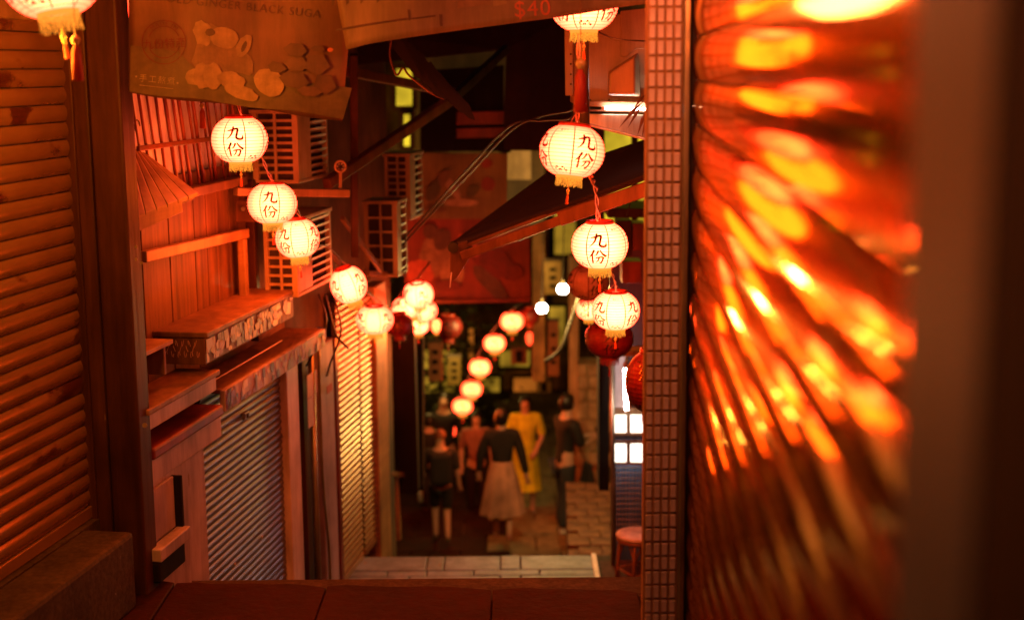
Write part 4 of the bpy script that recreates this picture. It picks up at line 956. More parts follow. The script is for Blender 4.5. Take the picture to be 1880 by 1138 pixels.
# poster and food banner
o = thing('poster', P(850, 400, 13), 'greenish yellow poster with two red discs, hung above the red food banner', 'poster')
pbox([(770, 282), (932, 282), (930, 402), (772, 402)], 13, .02, 'sheet', flat('mustard poster', (.24, .2, .07)), o, 0)
for k, (x, y, rx, ry, m) in enumerate(((893, 300, 11, 9, M['red_paint']), (896, 338, 13, 13, M['red_paint']), (830, 345, 26, 8, INK['pale']), (845, 372, 34, 7, INK['pale']), (812, 330, 10, 22, INK['olive']), (868, 350, 9, 14, M['leaf']), (800, 385, 20, 6, INK['olive']), (795, 352, 12, 20, M['leaf']))):
    pp = blob(x, y, rx, ry, .5 * (k % 3), seed=k); MB().add([P(a, b_, 12.99 - .003 * k) for a, b_ in pp], [tuple(range(len(pp)))]).build('print', m, o)
o = thing('food_banner', P(865, 550, 12.8), 'red banner with blurred dishes, hung across the alley above the small lanterns', 'banner')
pbox([(742, 400), (972, 396), (974, 552), (744, 556)], 13.2, .02, 'sheet', flat('red food banner', (.3, .05, .03)), o, 0)
for k, (x, y, rx, ry, c) in enumerate(((800, 470, 30, 40, 'root'), (812, 440, 16, 20, 'choc'), (770, 500, 26, 24, 'orange'), (830, 500, 22, 28, 'rootl'), (905, 480, 40, 26, 'red'), (900, 520, 44, 14, 'choc'), (940, 500, 20, 16, 'red'), (790, 425, 14, 14, 'choc'), (860, 450, 26, 12, 'orange'), (822, 525, 26, 10, 'red'))):
    pp = blob(x, y, rx, ry, .4 * (k % 3), seed=k + 9); MB().add([P(a, b_, 13.19 - .003 * k) for a, b_ in pp], [tuple(range(len(pp)))]).build('dish_print', INK[c], o)
MB().bar(P(742, 399, 13.15), P(974, 395, 13.15), .03, .03).build('top_pole', M['ac_orange'], o)
MB().bar(P(742, 555, 13.15), P(974, 551, 13.15), .03, .03).build('bottom_pole', M['red_paint'], o)

# ------------------------------------------------------------------ far and right buildings
fb = thing('far_building', (0, 26, ZP), 'dim brown building closing the far end of the alley', 'building')
MB().box(Wd, -6, 7, -27, -26, ZP - .5, 8).build('wall', M['wall_brown'], fb)
def pane(pts, Y, m, parent, name='window', fr=M['jamb_dark'], t=.06):
    x0, y0, x1, y1 = pts
    f = MB()
    a, b_, c, d = P(x0, y0, Y), P(x1, y0, Y), P(x1, y1, Y), P(x0, y1, Y)
    w_ = f.bar(a, b_, .05, t).bar(b_, c, .05, t).bar(c, d, .05, t).bar(d, a, .05, t).build(name, fr, parent)
    MB().prism([P(x0, y0, Y + .03), P(x1, y0, Y + .03), P(x1, y1, Y + .03), P(x0, y1, Y + .03)], (0, .02, 0)).build('pane', m, w_)
    return w_
pane((940, 690, 1012, 800), 25.8, M['lit_brown'], fb, 'door')
pane((858, 600, 872, 680), 25.8, M['lit_brown'], fb)
pane((775, 640, 838, 770), 25.8, M['glow_ochre'], fb)  # ochre glow panes from here on are added to brighten the far wall
pane((872, 690, 920, 760), 25.8, M['glow_ochre'], fb)
pane((915, 640, 975, 676), 25.8, M['glow_ochre'], fb)
for (x0, y0, x1, y1, m) in ((975, 400, 1010, 560, 'wall_brown'), (1015, 380, 1060, 470, 'glow_ochre'), (1005, 560, 1040, 640, 'glow_ochre'), (1042, 300, 1075, 340, 'glow_ochre'), (935, 228, 960, 300, 'wall_ochre'), (968, 228, 1000, 330, 'wall_ochre')):
    pane((x0, y0, x1, y1), 25.8, M[m], fb)
ub = thing('upper_house', P(760, 200, 15), 'dark upper storey with narrow yellow lit windows above the poster', 'house')
MB().prism([P(640, -80, 15.2), P(1000, -80, 15.2), P(1000, 420, 15.2), P(640, 420, 15.2)], (0, .3, 0)).build('wall', M['wall_dark'], ub)
for (x0, y0, x1, y1) in ((722, 122, 762, 200), (736, 205, 758, 274), (803, 284, 826, 334)):
    pane((x0, y0, x1, y1), 15.1, M['lit_yellow'], ub, fr=M['wood_dark'])
pane((922, 206, 932, 280), 13.4, M['lit_yellow'], ub)
for (x0, y0, x1, y1, m) in ((930, 215, 975, 330, 'wall_ochre'),):
    pbox([(x0, y0), (x1, y0), (x1, y1), (x0, y1)], 15.15, .02, 'render_patch', M[m], ub, 0)
# mid-distance walls (both sides) receding
ra = MB().box(Wd, 1.45, 3.2, -26, -12.2, -4.2, 6).build('house', M['wall_brown']); tag(ra, 'brown house side down the right of the alley beyond the brick terrace', 'house')
yw = thing('glowing_wall', P(1150, 320, 10.5), 'yellow wall with its glow built in, behind the folded awning', 'window')  # lit wall given its own glow, with added frame bars
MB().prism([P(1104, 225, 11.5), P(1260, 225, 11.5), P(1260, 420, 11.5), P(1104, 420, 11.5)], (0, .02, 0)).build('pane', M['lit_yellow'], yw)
for x in (1104, 1165): MB().bar(P(x, 225, 11.45), P(x, 440, 11.45), .05, .05).build('added_upright', M['wood_dark'], yw)
MB().bar(P(1104, 372, 11.45), P(1260, 372, 11.45), .03, .03).build('added_crossbar', M['wood_dark'], yw)
# brown and ochre piers, dark timber uprights
for (x0, x1, y0, y1, Y, m, lab, nm) in ((978, 1000, 330, 700, 17, 'wall_brown', 'brown masonry pier left of the white bulbs', 'pier'), (1046, 1062, 470, 900, 18.2, 'wall_ochre', 'ochre rendered pier just left of the rough stone wall', 'pier'), (1100, 1118, 600, 900, 11.2, 'jamb_dark', 'black timber upright left of the glowing menu boxes', 'upright'), (762, 776, 590, 900, 14, 'jamb_dark', 'dark timber upright behind the capped walker', 'upright')):
    o = MB().prism([P(x0, y0, Y), P(x1, y0, Y), P(x1, y1, Y), P(x0, y1, Y)], (0, .3, 0)).build(nm, M[m]); tag(o, lab, nm)
cable([P(1070, 520, 14), P(1052, 580, 14), P(1030, 640, 14), P(1000, 665, 14)], .022, M['cable'], 'thick black cable curving beside the ochre pier')
# stone wall
sw = thing('stone_wall', P(1088, 900, 17.9), 'yellow lit rough stone wall behind the man in the black shirt', 'stone wall')
pbox([(1060, 668), (1116, 668), (1116, 905), (1060, 905)], 18.0, .4, 'mortar', M['wall_ochre'], sw, 0)
r = random.Random(8); y = 668
while y < 905:
    h = r.uniform(18, 34); x = 1060 + r.uniform(-4, 0)
    while x < 1114:
        w_ = r.uniform(16, 36); d = r.uniform(.02, .06)
        cc_ = [(x + 1 + r.uniform(0, 3), y + 1 + r.uniform(0, 3)), (x + w_ - 1 - r.uniform(0, 3), y + 1 + r.uniform(0, 3)), (x + w_ - 1, y + h * .6), (x + w_ - 2 - r.uniform(0, 3), y + h - 1), (x + 2 + r.uniform(0, 3), y + h - 1), (x + 1, y + h * .5)]
        MB().prism([P(a, b_, 18.0 - d) for a, b_ in cc_], (0, d, 0)).build('stone', M['stone_wall'], sw, bevel=.012); x += w_
    y += h
# right shop: menu boxes, mesh, stool, tube, poles
mbx = thing('menu_lightbox', P(1155, 850, 10.9), 'glowing white menu lightbox of four framed sheets above the wire mesh', 'lightbox')
for (x0, y0, x1, y1) in ((1124, 758, 1152, 796), (1155, 758, 1186, 796), (1124, 811, 1152, 850), (1155, 811, 1186, 850)):
    f = MB(); Y = 10.9
    for (a, b_) in (((x0, y0), (x1, y0)), ((x0, y1), (x1, y1))): f.bar(P(a[0] - 1, a[1], Y), P(b_[0] + 1, b_[1], Y), .03, .02)
    for x in (x0, x1): f.bar(P(x, y0, Y), P(x, y1, Y), .03, .018)
    fr = f.build('frame', M['wood_warm'], mbx)
    MB().prism([P(x0, y0, Y + .005), P(x1, y0, Y + .005), P(x1, y1, Y + .005), P(x0, y1, Y + .005)], (0, .01, 0)).build('sheet', M['menu_white'], fr)
    b = MB(); 
    for k in range(5): b.bar(P(x0 + 8, y0 + 8 + k * 5, Y - .002), P(x0 + 14 + (k * 5) % 7, y0 + 8 + k * 5, Y - .002), .002, .004)
    b.build('print_line', INK['ricey'], fr)
pbox([(1122, 799), (1190, 799), (1190, 808), (1122, 808)], 10.92, .05, 'rail', M['jamb_cooled'], mbx)
pbox([(1119, 751), (1190, 751), (1190, 756), (1119, 756)], 10.9, .06, 'rail', M['wood_warm'], mbx)
mp_ = thing('wire_panel', P(1155, 960, 10.9), 'grey wire mesh panel standing under the menu lightbox', 'wire panel')
for k in range(12):
    x = 1124 + 6.2 * k; MB().tube([P(x, 855, 10.9), P(x, 1010, 10.9)], .0035, 5).build('upright_wire', M['steel'], mp_)
for k in range(15):
    y = 858 + 9.5 * k; MB().tube([P(1122, y, 10.89), P(1196, y, 10.89)], .0035, 5).build('cross_wire', M['steel'], mp_)
MB().tube([P(1124, 650, 10.88), P(1126, 1040, 10.88)], .02, 8).build('frame_pole', M['steel'], mp_, True)
MB().prism([P(1126, 850, 11.1), P(1200, 850, 11.1), P(1200, 1045, 11.1), P(1126, 1045, 11.1)], (0, .02, 0)).build('back_board', M['jamb_cooled'], mp_)
o = MB().prism([P(1122, 655, 11.2), P(1147, 648, 11.2), P(1147, 752, 11.2), P(1124, 752, 11.2)], (0, .06, 0)).build('notice_board', M['white_paint']); tag(o, 'pale peeling board above the menu lightbox', 'board')
tb2 = thing('tube_lamp', P(1150, 750, 10.7), 'upright white tube lamp between peeling board and big red lantern', 'lamp')
MB().tube([P(1148, 676, 10.6), P(1150, 752, 10.6)], .014, 8).build('tube', M['tube'], tb2, True)
MB().tube([P(1147.8, 664, 10.6), P(1148, 676, 10.6)], .016, 8).build('end_cap', M['white_paint'], tb2, True)
sh = thing('boarded_facade', P(1170, 640, 11.4), 'red lit shop front with stacked dark boxes behind the right lanterns', 'facade')
pbox([(1118, 385), (1260, 385), (1260, 650), (1118, 650)], 11.5, .1, 'back_wall', M['red_paint'], sh)
pbox([(1116, 383), (1260, 383), (1260, 400), (1116, 400)], 9.2, .5, 'shelf', M['wood_dark'], sh)
for (x0, y0, x1, y1, m) in ((1132, 405, 1160, 470, 'wood_dark'), (1162, 410, 1185, 460, 'red_paint'), (1142, 480, 1178, 520, 'red_paint'), (1130, 645, 1190, 655, 'wood_mid'), (1156, 720, 1180, 745, 'wood_dark')):
    pbox([(x0, y0), (x1, y0), (x1, y1), (x0, y1)], 9.6, .2, 'box', M[m], sh)
pbox([(1150, 650), (1270, 650), (1270, 1010), (1186, 1010), (1186, 760), (1160, 760)], 11.6, .1, 'side_panel', M['red_paint'], sh)
cg = P(1178, 686, 6.6); o = thing('gold_charm', cg, 'small gold filigree charm hanging against the big dark red lantern', 'charm')
gm = mat('gold foil', (.8, .45, .12), (.5, .25, .05), .3, metal=.8)
for k in range(7): MB().lathe(cg + Vector((.006 * (k % 3 - 1), 0, -.03 + .011 * k)), [(0, .007), (.008, 0), (0, -.007)], 7).build('bead', gm, o)
# stool
stl = thing('rattan_stool', PZ(1172, 1100, ZL - .05), 'round rattan stool with cream seat at the foot of the tiled pillar', 'stool')
c = P(1172, 980, 10.45); zg = ZL - .05
MB().lathe((c.x, c.y, c.z), [(0, .018), (.12, .018), (.168, .008), (.175, -.004), (.165, -.018), (0, -.02)], 28).build('seat', M['stool_seat'], stl, True)
MB().lathe((c.x, c.y, c.z - .035), [(.15, .018), (.168, .012), (.168, -.012), (.15, -.018), (.15, .018)], 28).build('seat_ring', M['rattan'], stl, True)
for k in range(4):
    a = math.pi / 4 + k * math.pi / 2 + .5; d = Vector((math.cos(a), math.sin(a), 0))
    MB().tube([c + d * .14 + Vector((0, 0, -.03)), Vector((c.x, c.y, zg)) + d * .175], .014, 8).build('leg', M['rattan'], stl, True)
    e = Vector((math.cos(a + math.pi / 2), math.sin(a + math.pi / 2), 0))
    p_, q_ = c + d * .15, c + e * .15
    MB().tube(catmull([p_ + Vector((0, 0, -.19)), p_.lerp(q_, .25) + Vector((0, 0, -.09)), p_.lerp(q_, .5) + Vector((0, 0, -.055)), p_.lerp(q_, .75) + Vector((0, 0, -.09)), q_ + Vector((0, 0, -.19))], 4), .008, 6).build('brace_arch', M['rattan'], stl, True)
    MB().tube([Vector((c.x, c.y, zg + .13)) + d * .165, Vector((c.x, c.y, zg + .13)) + e * .165], .009, 6).build('stretcher', M['rattan'], stl, True)
# white bulbs
for (x, y, Y, lab) in ((1033, 531, 14, 'upper of the two bare white bulbs'), (995, 566, 14.4, 'lower of the two bare white bulbs')):
    c = P(x, y, Y); o = thing('bare_bulb', c, lab + ' above the walkers', 'bulb', 'bare white bulbs')
    MB().lathe(c, [(0, -.045), (.04, -.04), (.058, 0), (.04, .04), (.015, .05)], 14).build('glass', M['bulb'], o, True)
    MB().lathe(c, [(.018, .05), (.018, .1), (0, .1)], 10).build('socket', M['steel_dark'], o)
    MB().tube([c + Vector((0, 0, .1)), c + Vector((.02, 0, .9))], .005, 5).build('flex', M['cable'], o)
    l = bpy.data.lights.new('bulb_light', 'POINT'); l.energy = 85; l.color = (1, .6, .14); l.shadow_soft_size = .12
    lo = bpy.data.objects.new('bulb_light', l); COL.objects.link(lo); lo.parent = o; lo.location = (0, -.12, -.05)
# far warm shop lamps near the walkers
for (x, y, Y, s_, lab) in ((776, 800, 19.4, .045, 'small glowing shop lamp left of the capped walker'), (832, 792, 19.8, .04, 'small glowing shop lamp right of the dark shirted walker'), (972, 622, 20, .05, 'small orange lamp below the highest far lantern')):
    c = P(x, y, Y); o = thing('shop_lamp', c, lab, 'lamp', 'small shop lamps')
    MB().lathe(c, [(0, -s_ * 2), (s_ * .8, -s_), (s_, s_), (s_ * .4, s_ * 2)], 10).build('shade', M['paper_warm'], o, True)
    l = bpy.data.lights.new('shop_lamp_light', 'POINT'); l.energy = 13; l.color = (1, .56, .12); l.shadow_soft_size = .08
    lo = bpy.data.objects.new('shop_lamp_light', l); COL.objects.link(lo); lo.parent = o; lo.location = (0, -.4, 1.0)
    MB().lathe(c, [(s_ * .45, s_ * 2), (s_ * .3, s_ * 2.6), (0, s_ * 2.6)], 10).build('cap', M['collar'], o)
# bush and stall clutter on the left far side
bs = thing('shrub', P(805, 780, 21), 'dim green shrub behind the walkers on the left', 'shrub')
for q in range(2):
    r = random.Random(20 + q); b = MB()
    for k in range(700):
        cx, cy, cz = r.gauss(0, .45), r.gauss(0, .3), r.gauss(0, .7); p = P(810, 680, 21) + Vector((cx, cy, cz)); a = r.uniform(0, 6.3); e = Vector((math.cos(a), math.sin(a) * .4, r.uniform(-.8, .8))).normalized(); g = e.cross(Vector((r.uniform(-1, 1), r.uniform(-1, 1), 1))).normalized() * .03
        b.add([p, p + e * .06 + g, p + e * .13, p + e * .06 - g], [(0, 1, 2, 3)])
    o = b.build('foliage', M['leaf'], bs); o['kind'] = 'stuff'
MB().tube([P(805, 860, 21), P(808, 700, 21), P(800, 620, 21)], [.06, .04, .02], 7).build('trunk', M['wood_dark'], bs)
for (x0, y0, x1, y1, Y, c, lab) in ((786, 628, 812, 700, 16.5, (.3, .12, .06), 'narrow brown shop sign high on the left, beyond the dark timber upright'), (822, 655, 846, 706, 20, (.35, .28, .06), 'small olive yellow shop sign over the far left walkers'),
                                 (1006, 590, 1026, 690, 18.5, (.5, .2, .08), 'tall orange brown shop sign below the bare bulbs'), (938, 640, 968, 668, 19.5, (.4, .1, .05), 'small wide red sign under the highest far lantern'),
                                 (1000, 480, 1030, 540, 20, (.5, .36, .16), 'pale ochre sign left of the upper bare bulb'), (985, 700, 1012, 720, 21, (.4, .3, .12), 'dull yellow sign board over the yellow dress')):
    o = thing('shop_sign', P((x0 + x1) / 2, y1, Y), lab, 'sign')
    pbox([(x0, y0), (x1, y0), (x1, y1), (x0, y1)], Y, .08, 'board', flat('sign face %d' % x0, c), o)
    MB().bar(P(x0 - 1, y0 - 3, Y), P(x1 + 1, y0 - 3, Y), .05, .04).build('bracket', M['steel_dark'], o)
    for k in range(3): 
        yy = lerp(y0, y1, .25 + .25 * k); MB().bar(P(lerp(x0, x1, .3), yy, Y - .012), P(lerp(x0, x1, .7), yy, Y - .012), .01, .05).build('faded_stroke', M['jamb_dark'], o)
rl = thing('handrail', P(720, 990, 12.5), 'low timber handrail with a red plank, at the foot of the ochre shutters', 'handrail')
MB().bar(P(722, 868, 12.6), P(728, 990, 12.6), .08, .09).build('post', M['wood_warm'], rl, bevel=.01)
MB().bar(P(704, 886, 12.2), P(704, 930, 12.2), .07, .07).build('post', M['wood_warm'], rl, bevel=.01)
MB().bar(P(678, 1012, 11.4), P(712, 920, 12.5), .1, .03).build('plank', M['red_paint'], rl, bevel=.005)
MB().bar(P(700, 868, 12.2), P(742, 872, 12.8), .07, .05).build('top_rail', M['wood_mid'], rl, bevel=.008)
r = random.Random(31)
for k, (x, y, w_, h_, lab) in enumerate(((745, 840, 30, 26, 'dim crate stacked in the dark doorway beside the handrail'), (752, 800, 26, 30, 'upper dim crate in the dark doorway'), (738, 800, 20, 22, 'small dark tub beside the stacked crates'))):
    c = P(x, y, 15 + .3 * k); w2, h2 = w_ * 15 / FPX / 2, h_ * 15 / FPX / 2
    o = thing('crate', c, lab, 'crate', 'goods in the dark doorway')
    for zz_ in (-1, 0, 1): MB().box(Wd, c.x - w2, c.x + w2, -c.y - .14, -c.y - .12, c.z + zz_ * h2 * .66 - h2 * .28, c.z + zz_ * h2 * .66 + h2 * .28).build('slat', M['wood_mid'], o)
    MB().box(Wd, c.x - w2, c.x + w2, -c.y - .118, -c.y + .12, c.z - h2, c.z + h2).build('body', M['wood_dark'], o)

# ------------------------------------------------------------------ people
def skin(name, vs, es, rs, m, parent, sub=2, root=0):
    me = bpy.data.meshes.new(name); me.from_pydata(vs, es, []); me.materials.append(m)
    o = bpy.data.objects.new(name, me); COL.objects.link(o); o.parent = parent
    o.modifiers.new('skin', 'SKIN')
    for i, r_ in enumerate(rs):
        sv = me.skin_vertices[0].data[i]; rr_ = r_ if isinstance(r_, tuple) else (r_, r_); sv.radius = rr_; sv.use_root = (i == root)
    o.modifiers['skin'].use_smooth_shade = True
    sb = o.modifiers.new('sub', 'SUBSURF'); sb.levels = sub; sb.render_levels = sub
    return o
def person(px, pyh, pyf, Y, yaw, label, arms, legs, clothes, hair='short', female=False, lean=0):
    """arms / legs: joint positions in head-height units of the body height"""
    top = P(px, pyh, Y).z; foot = P(px, pyf, Y); H = top - foot.z
    r = thing('person', foot, label, 'person'); r.rotation_euler = (0, 0, math.radians(yaw))
    S = lambda x, y, z: Vector((x * H, y * H, z * H))
    sw_ = .105 if female else .12
    V = [S(0, 0, .53), S(0, .005 + lean * .4, .63), S(0, lean * .8, .745), S(0, lean, .82), S(0, lean + .008, .865), S(0, lean + .015, .91), S(0, lean + .01, .965)]
    Rr_ = [(.075, .055), (.062, .048), (.082, .055), (.034, .034), (.036, .036), (.044, .05), (.038, .042)]
    E_ = [(0, 1), (1, 2), (2, 3), (3, 4), (4, 5), (5, 6)]
    V.append(S(0, lean + .072, .905)); Rr_.append((.008, .01)); E_.append((5, 7))     # nose
    def add(p, r_, par): V.append(p); Rr_.append(r_); E_.append((par, len(V) - 1)); return len(V) - 1
    hands = []
    for side, (el, ha) in zip((-1, 1), arms):
        s_ = add(S(side * sw_, lean * .9, .80), .034, 2)
        e_ = add(S(*el), .024, s_); h_ = add(S(*ha), .017, e_); d = (S(*ha) - S(*el)).normalized()
        pm = add(S(*ha) + d * .035 * H, (.02, .012), h_); hands.append(S(*ha) + d * .04 * H)
        sd = d.cross(Vector((0, 1, 0))).normalized()
        for q in range(4):
            f1 = add(S(*ha) + d * .06 * H + sd * (q - 1.5) * .011 * H, .0055, pm)
            add(S(*ha) + d * (.083 - .004 * abs(q - 1.5)) * H + sd * (q - 1.5) * .012 * H + Vector((0, .006 * H, 0)), .0045, f1)
        t1 = add(S(*ha) + d * .03 * H - sd * .025 * H + Vector((0, .012 * H, 0)), .006, h_)
    for side, (kn, an) in zip((-1, 1), legs):
        h_ = add(S(side * .052, 0, .49), .052, 0); k_ = add(S(*kn), .034, h_); a_ = add(S(*an), .022, k_)
        add(S(an[0], an[1] + .06, max(an[2] - .025, .018)), (.022, .016), a_)
    for i, x in enumerate(Rr_): Rr_[i] = tuple(q * H for q in x) if isinstance(x, tuple) else x * H
    skin('body', V, E_, Rr_, M['skin'], r)
    for c in clothes:
        kind, m = c[0], c[1]
        if kind == 'top':      # shirt with sleeves
            long_ = c[2] if len(c) > 2 else .6; hem = c[3] if len(c) > 3 else .5
            v = [S(0, 0, hem), S(0, .005 + lean * .4, .62), S(0, lean * .8, .74), S(0, lean * .95, .825)]; rr_ = [(.088 * H, .068 * H), (.078 * H, .06 * H), (.095 * H, .068 * H), (.05 * H, .05 * H)]; e = [(0, 1), (1, 2), (2, 3)]
            for side, (el, ha) in zip((-1, 1), arms):
                v.append(S(side * sw_, lean * .9, .80)); rr_.append(.046 * H); e.append((2, len(v) - 1))
                v.append(S(*el)); rr_.append(.037 * H); e.append((len(v) - 2, len(v) - 1))
                if long_ > 1: v.append(S(*el).lerp(S(*ha), .93)); rr_.append(.027 * H); e.append((len(v) - 2, len(v) - 1))
            skin('shirt', v, e, rr_, m, r)
        if kind == 'trousers':
            ln = c[2]; v = [S(0, 0, .53)]; rr_ = [(.086 * H, .066 * H)]; e = []
            for side, (kn, an) in zip((-1, 1), legs):
                v.append(S(side * .055, 0, .47)); rr_.append(.062 * H); e.append((0, len(v) - 1))
                v.append(S(*kn)); rr_.append(.048 * H); e.append((len(v) - 2, len(v) - 1))
                if ln > 1: v.append(S(*an)); rr_.append(.038 * H); e.append((len(v) - 2, len(v) - 1))
            skin('trousers', v, e, rr_, m, r)
        if kind in ('skirt', 'dress'):
            zt_, zb_, r0, r1 = c[2:6]; n = 40; b = MB(); base = rootloc(r); rows_ = 9
            for j in range(rows_ + 1):
                t = j / rows_; z = lerp(zt_, zb_, t); rad = lerp(r0, r1, t ** .8)
                for k in range(n):
                    a = 2 * math.pi * k / n; f = 1 + .07 * t * math.sin(k * 2 * math.pi / n * 9 + j * .15) + .03 * t * math.sin(k * 1.3)
                    b.v.append(base + S(rad * f * math.cos(a), rad * f * math.sin(a) * .8, z))
            for j in range(rows_):
                for k in range(n): b.f.append((j * n + k, j * n + (k + 1) % n, (j + 1) * n + (k + 1) % n, (j + 1) * n + k))
            b.build('skirt' if kind == 'skirt' else 'dress_skirt', m, r, True)
        if kind == 'shoes':
            for side, (kn, an) in zip((-1, 1), legs):
                b = MB(); base = rootloc(r); p = base + S(an[0], an[1], an[2] - .02)
                skin('shoe', [p - base + S(0, -.02, 0), p - base + S(0, .03, -.004), p - base + S(0, .075, -.008)], [(0, 1), (1, 2)], [(.026 * H, .024 * H), (.026 * H, .02 * H), (.022 * H, .014 * H)], m, r, 1)
        if kind == 'pack':
            base = rootloc(r); b = MB(); cc_ = base + S(0, -.105, .68)
            b.box(Wd, cc_.x - .1 * H, cc_.x + .1 * H, -cc_.y - .05 * H, -cc_.y + .05 * H, cc_.z - .15 * H, cc_.z + .14 * H); b.build('backpack', m, r, bevel=.06)
        if kind == 'bag':
            base = rootloc(r); q = c[2]; cc_ = base + S(*q); b = MB()
            b.hexa([cc_ + Vector(v) * H for v in ((-.09, -.03, -.13), (-.09, .03, -.13), (.11, .03, -.13), (.11, -.03, -.13), (-.04, -.015, .08), (-.04, .015, .08), (.05, .015, .08), (.05, -.015, .08))]); b.build('bag', m, r, bevel=.03)
            MB().tube([base + S(q[0], q[1], q[2] + .07), base + S(q[0] - .02, q[1] * .5, q[2] + .22), base + S(.02, 0, .82)], .008, 5).build('bag_strap', m, r)
        if kind == 'phone':
            base = rootloc(r); hp = base + (hands[1] + hands[0]) / 2 if c[2] == 'mid' else base + hands[c[2]]
            b = MB(); b.bar(hp + Vector((0, .03, .0)), hp + Vector((0, .035, .11)), .06, .012, (0, 1, 0)); b.build('held_phone', m, r)
        if kind == 'bottle':
            base = rootloc(r); hp = base + hands[c[2]]
            MB().lathe(hp + Vector((0, .02, -.09)), [(0, -.08), (.032, -.08), (.034, .04), (.014, .08), (.014, .1), (0, .1)], 10).build('held_bottle', m, r, True)
    # hair
    base = rootloc(r); b = MB(); n = 18; hc = S(0, lean + .004, .925); rx, ry, rz_ = .052 * H, .062 * H, .068 * H
    low = -.75 if hair == 'short' else -.95
    for j in range(9):
        th = math.radians(lerp(90, -50 if hair != 'cap' else 5, j / 8))
        for k in range(n):
            a = 2 * math.pi * k / n; front = max(0, math.sin(a)); lim = th if front < .35 else max(th, math.radians(22))
            b.v.append(base + hc + Vector((rx * math.cos(lim) * math.cos(a), ry * math.cos(lim) * math.sin(a) * (1 if front < .35 else .96), rz_ * math.sin(lim))))
    for j in range(8):
        for k in range(n): b.f.append((j * n + k, j * n + (k + 1) % n, (j + 1) * n + (k + 1) % n, (j + 1) * n + k))
    b.build('hair' if hair != 'cap' else 'cap', M['hair'] if hair != 'cap' else flat('red brown cap', (.3, .1, .07)), r, True)
    if hair == 'bun': MB().lathe(base + hc + Vector((0, -.05 * H, .02 * H)), [(0, .022 * H), (.018 * H, .012 * H), (.022 * H, 0), (.018 * H, -.014 * H), (0, -.022 * H)], 12).build('hair_bun', M['hair'], r, True)
    if hair == 'long':
        MB().lathe(base + hc + Vector((0, -.022 * H, -.09 * H)), [(.02 * H, .12 * H), (.05 * H, .06 * H), (.052 * H, -.02 * H), (.03 * H, -.08 * H)], 14).build('hair_length', M['hair'], r, True)
    return r
CL = {k: mat(k + ' cloth', c, tuple(x * .7 for x in c), .8, scale=(8, 8, 8)) for k, c in dict(black=(.014, .011, .011), peach=(.62, .36, .26), yellow=(.95, .95, .02), jeans=(.035, .045, .06), pink=(.4, .16, .12), navy=(.02, .016, .02), white=(.75, .7, .66), olive=(.1, .07, .04)).items()}
down = [((-.135, -.01, .64), (-.14, .03, .50)), ((.135, -.01, .64), (.14, .03, .50))]
stand = [((-.055, .01, .27), (-.055, 0, .045)), ((.055, .01, .27), (.055, 0, .045))]
walk = [((-.05, .07, .28), (-.05, .02, .05)), ((.05, .0, .27), (.05, -.13, .07))]
person(818, 716, 935, 19.6, 180, 'person in a black top walking away, furthest left behind the lowest lantern', down, stand, [('top', CL['black'], .6), ('trousers', CL['navy'], 2), ('shoes', CL['black'])])
person(811, 786, 992, 17.2, 5, 'person in reddish cap and dark backpack walking away holding a bottle', [((-.15, -.01, .62), (-.17, .06, .48)), ((.14, -.02, .63), (.16, .02, .5))], walk, [('top', CL['navy'], .6, .46), ('trousers', CL['black'], .5), ('pack', CL['black']), ('bottle', CL['white'], 0), ('shoes', CL['olive'])], hair='cap')
person(876, 752, 950, 18.7, 185, 'long haired person in dull pink top between the backpack and the peach skirt', down, stand, [('top', CL['pink'], .6), ('trousers', CL['navy'], 2), ('shoes', CL['black'])], hair='long', female=True)
person(923, 748, 988, 17.0, 0, 'woman in a black jumper and long peach skirt seen from behind', [((-.16, .0, .64), (-.17, .04, .5)), ((.15, -.01, .63), (.18, .0, .49))], walk, [('top', CL['black'], 2, .56), ('skirt', CL['peach'], .6, .2, .075, .17), ('shoes', CL['pink'])], hair='bun', female=True)
person(966, 722, 940, 18.6, 175, 'woman in a long bright yellow dress', [((-.14, .03, .65), (-.09, .09, .56)), ((.135, .0, .64), (.14, .03, .5))], stand, [('top', CL['yellow'], .6), ('dress', CL['yellow'], .62, .2, .085, .13), ('shoes', CL['white'])], hair='long', female=True)
person(1036, 720, 975, 16.8, -65, 'man in a black shirt and jeans looking down at his phone', [((-.13, .06, .64), (-.04, .2, .66)), ((.13, .07, .63), (.04, .21, .65))], [((-.06, .03, .27), (-.06, .0, .045)), ((.06, .0, .27), (.06, -.05, .045))], [('top', CL['black'], .6, .47), ('trousers', CL['jeans'], 2), ('shoes', CL['white']), ('bag', CL['black'], (.06, .15, .42)), ('phone', CL['black'], 'mid')], lean=.02)
for (px, ph, pf, Y, k) in ((752, 770, 930, 20.5, 'olive'),):
    person(px, ph, pf, Y, 100, 'dim figure in brown standing in the dark at the left edge of the walkers', down, stand, [('top', CL[k], .6), ('trousers', CL['navy'], 2)])

person(790, 758, 940, 18.6, 20, 'bare headed dim figure between the capped walker and the dark upright', [((-.135, -.01, .64), (-.14, .03, .50)), ((.135, -.01, .64), (.14, .03, .50))], [((-.055, .01, .27), (-.055, 0, .045)), ((.055, .01, .27), (.055, 0, .045))], [('top', CL['black'], .6), ('trousers', CL['navy'], 2)])
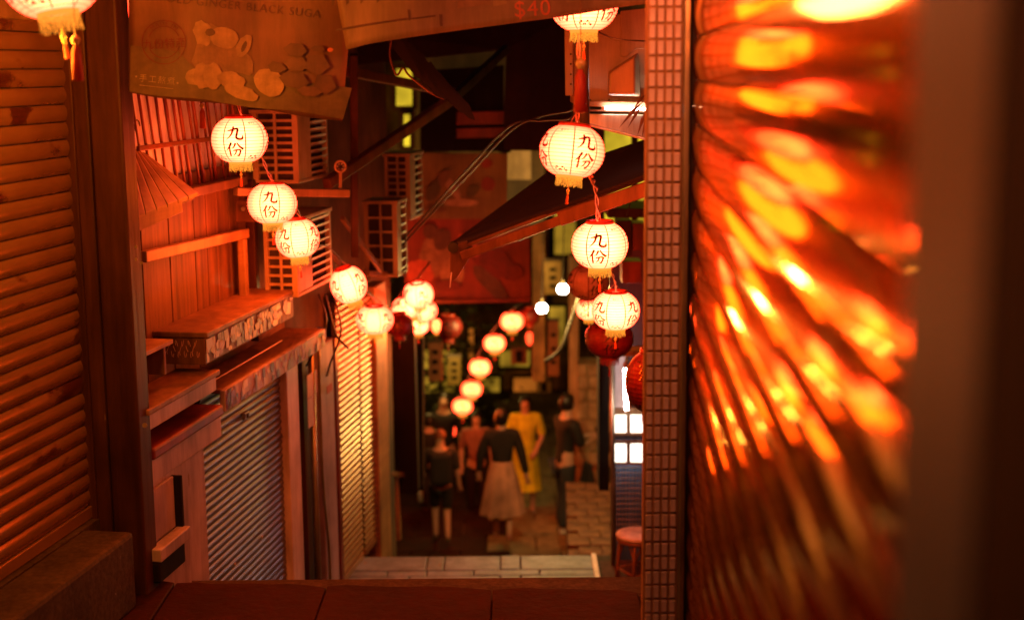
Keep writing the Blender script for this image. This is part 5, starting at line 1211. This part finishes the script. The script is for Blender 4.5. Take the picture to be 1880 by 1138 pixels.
# ------------------------------------------------------------------ right: tiled pillar, polished shutter, near jambs
YP = 4.8
xa, xb = P(1184, 560, YP).x, P(1247, 560, YP).x
pil = thing('tiled_pillar', (xa, YP, 0), 'narrow pillar end faced with pinkish mosaic tiles, right of the lanterns', 'pillar')
MB().box(Wd, xa, xb + .004, -YP - .06, -YP - .004, 0, 3.6).build('core', M['grout_tile'], pil)
tw = (xb - xa - .004) / 4; th = 28.6 / FPX * YP; t0 = None; z = .02
while z < 3.5:
    for c in range(4):
        loc = Vector((xa + .004 + tw * (c + .5), YP - .004, z)) - pil.location
        if t0 is None:
            t0 = MB().box(Wd, xa - (tw - .009) / 2, xa + (tw - .009) / 2, -YP - .002, -YP + .004, 0, th - .009).build('tile', M['tile_pink'], pil, bevel=.002); t0.location = loc
        else: inst(t0, 'tile', pil, loc + Vector((0, RND.uniform(-.0008, .0008), 0)), (RND.uniform(-.01, .01), 0, RND.uniform(-.01, .01)))
    z += th
o = MB().box(Wd, xb + .006, xb + .024, -YP - .1, -YP + .03, 0, 3.6).build('edge_strip', M['steel'], bevel=.003); tag(o, 'thin bright steel strip along the tiled pillar', 'strip')
o = MB().box(Wd, xb + .026, xb + .05, -YP - .1, -YP - .0, 0, 3.6).build('shade_strip', M['ac_dark']); tag(o, 'black strip painted as the shade in the gap between steel strip and polished shutter', 'channel')  # solid near-black strip, the shade of the gap put into its colour
o = MB().box(Rr, .3, 6.5, -.6, -.06, -.5, 4.6).build('house', M['wall_dark']); tag(o, 'dark house wall behind the polished shutter', 'house')
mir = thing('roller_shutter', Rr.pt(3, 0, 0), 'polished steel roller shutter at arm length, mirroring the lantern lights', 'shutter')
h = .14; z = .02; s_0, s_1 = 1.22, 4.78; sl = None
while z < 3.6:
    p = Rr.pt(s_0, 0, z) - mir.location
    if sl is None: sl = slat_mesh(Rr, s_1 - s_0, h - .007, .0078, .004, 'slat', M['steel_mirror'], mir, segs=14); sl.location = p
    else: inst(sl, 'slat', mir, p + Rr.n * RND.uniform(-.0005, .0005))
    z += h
MB().box(Rr, s_0, s_1, -.03, -.012, 0, 3.65).build('backing', M['ac_dark'], mir)
o = MB().box(Rr, .945, 1.215, -.05, .018, 0, 3.6).build('door_jamb', M['jamb_cooled'], bevel=.008); tag(o, 'out of focus grey brown jamb right of the polished shutter', 'jamb')
o = MB().box(Rr, .5, .94, -.05, .02, 0, 3.6).build('door_jamb', M['jamb_dark'], bevel=.01); tag(o, 'out of focus black brown timber at the right picture edge', 'jamb')
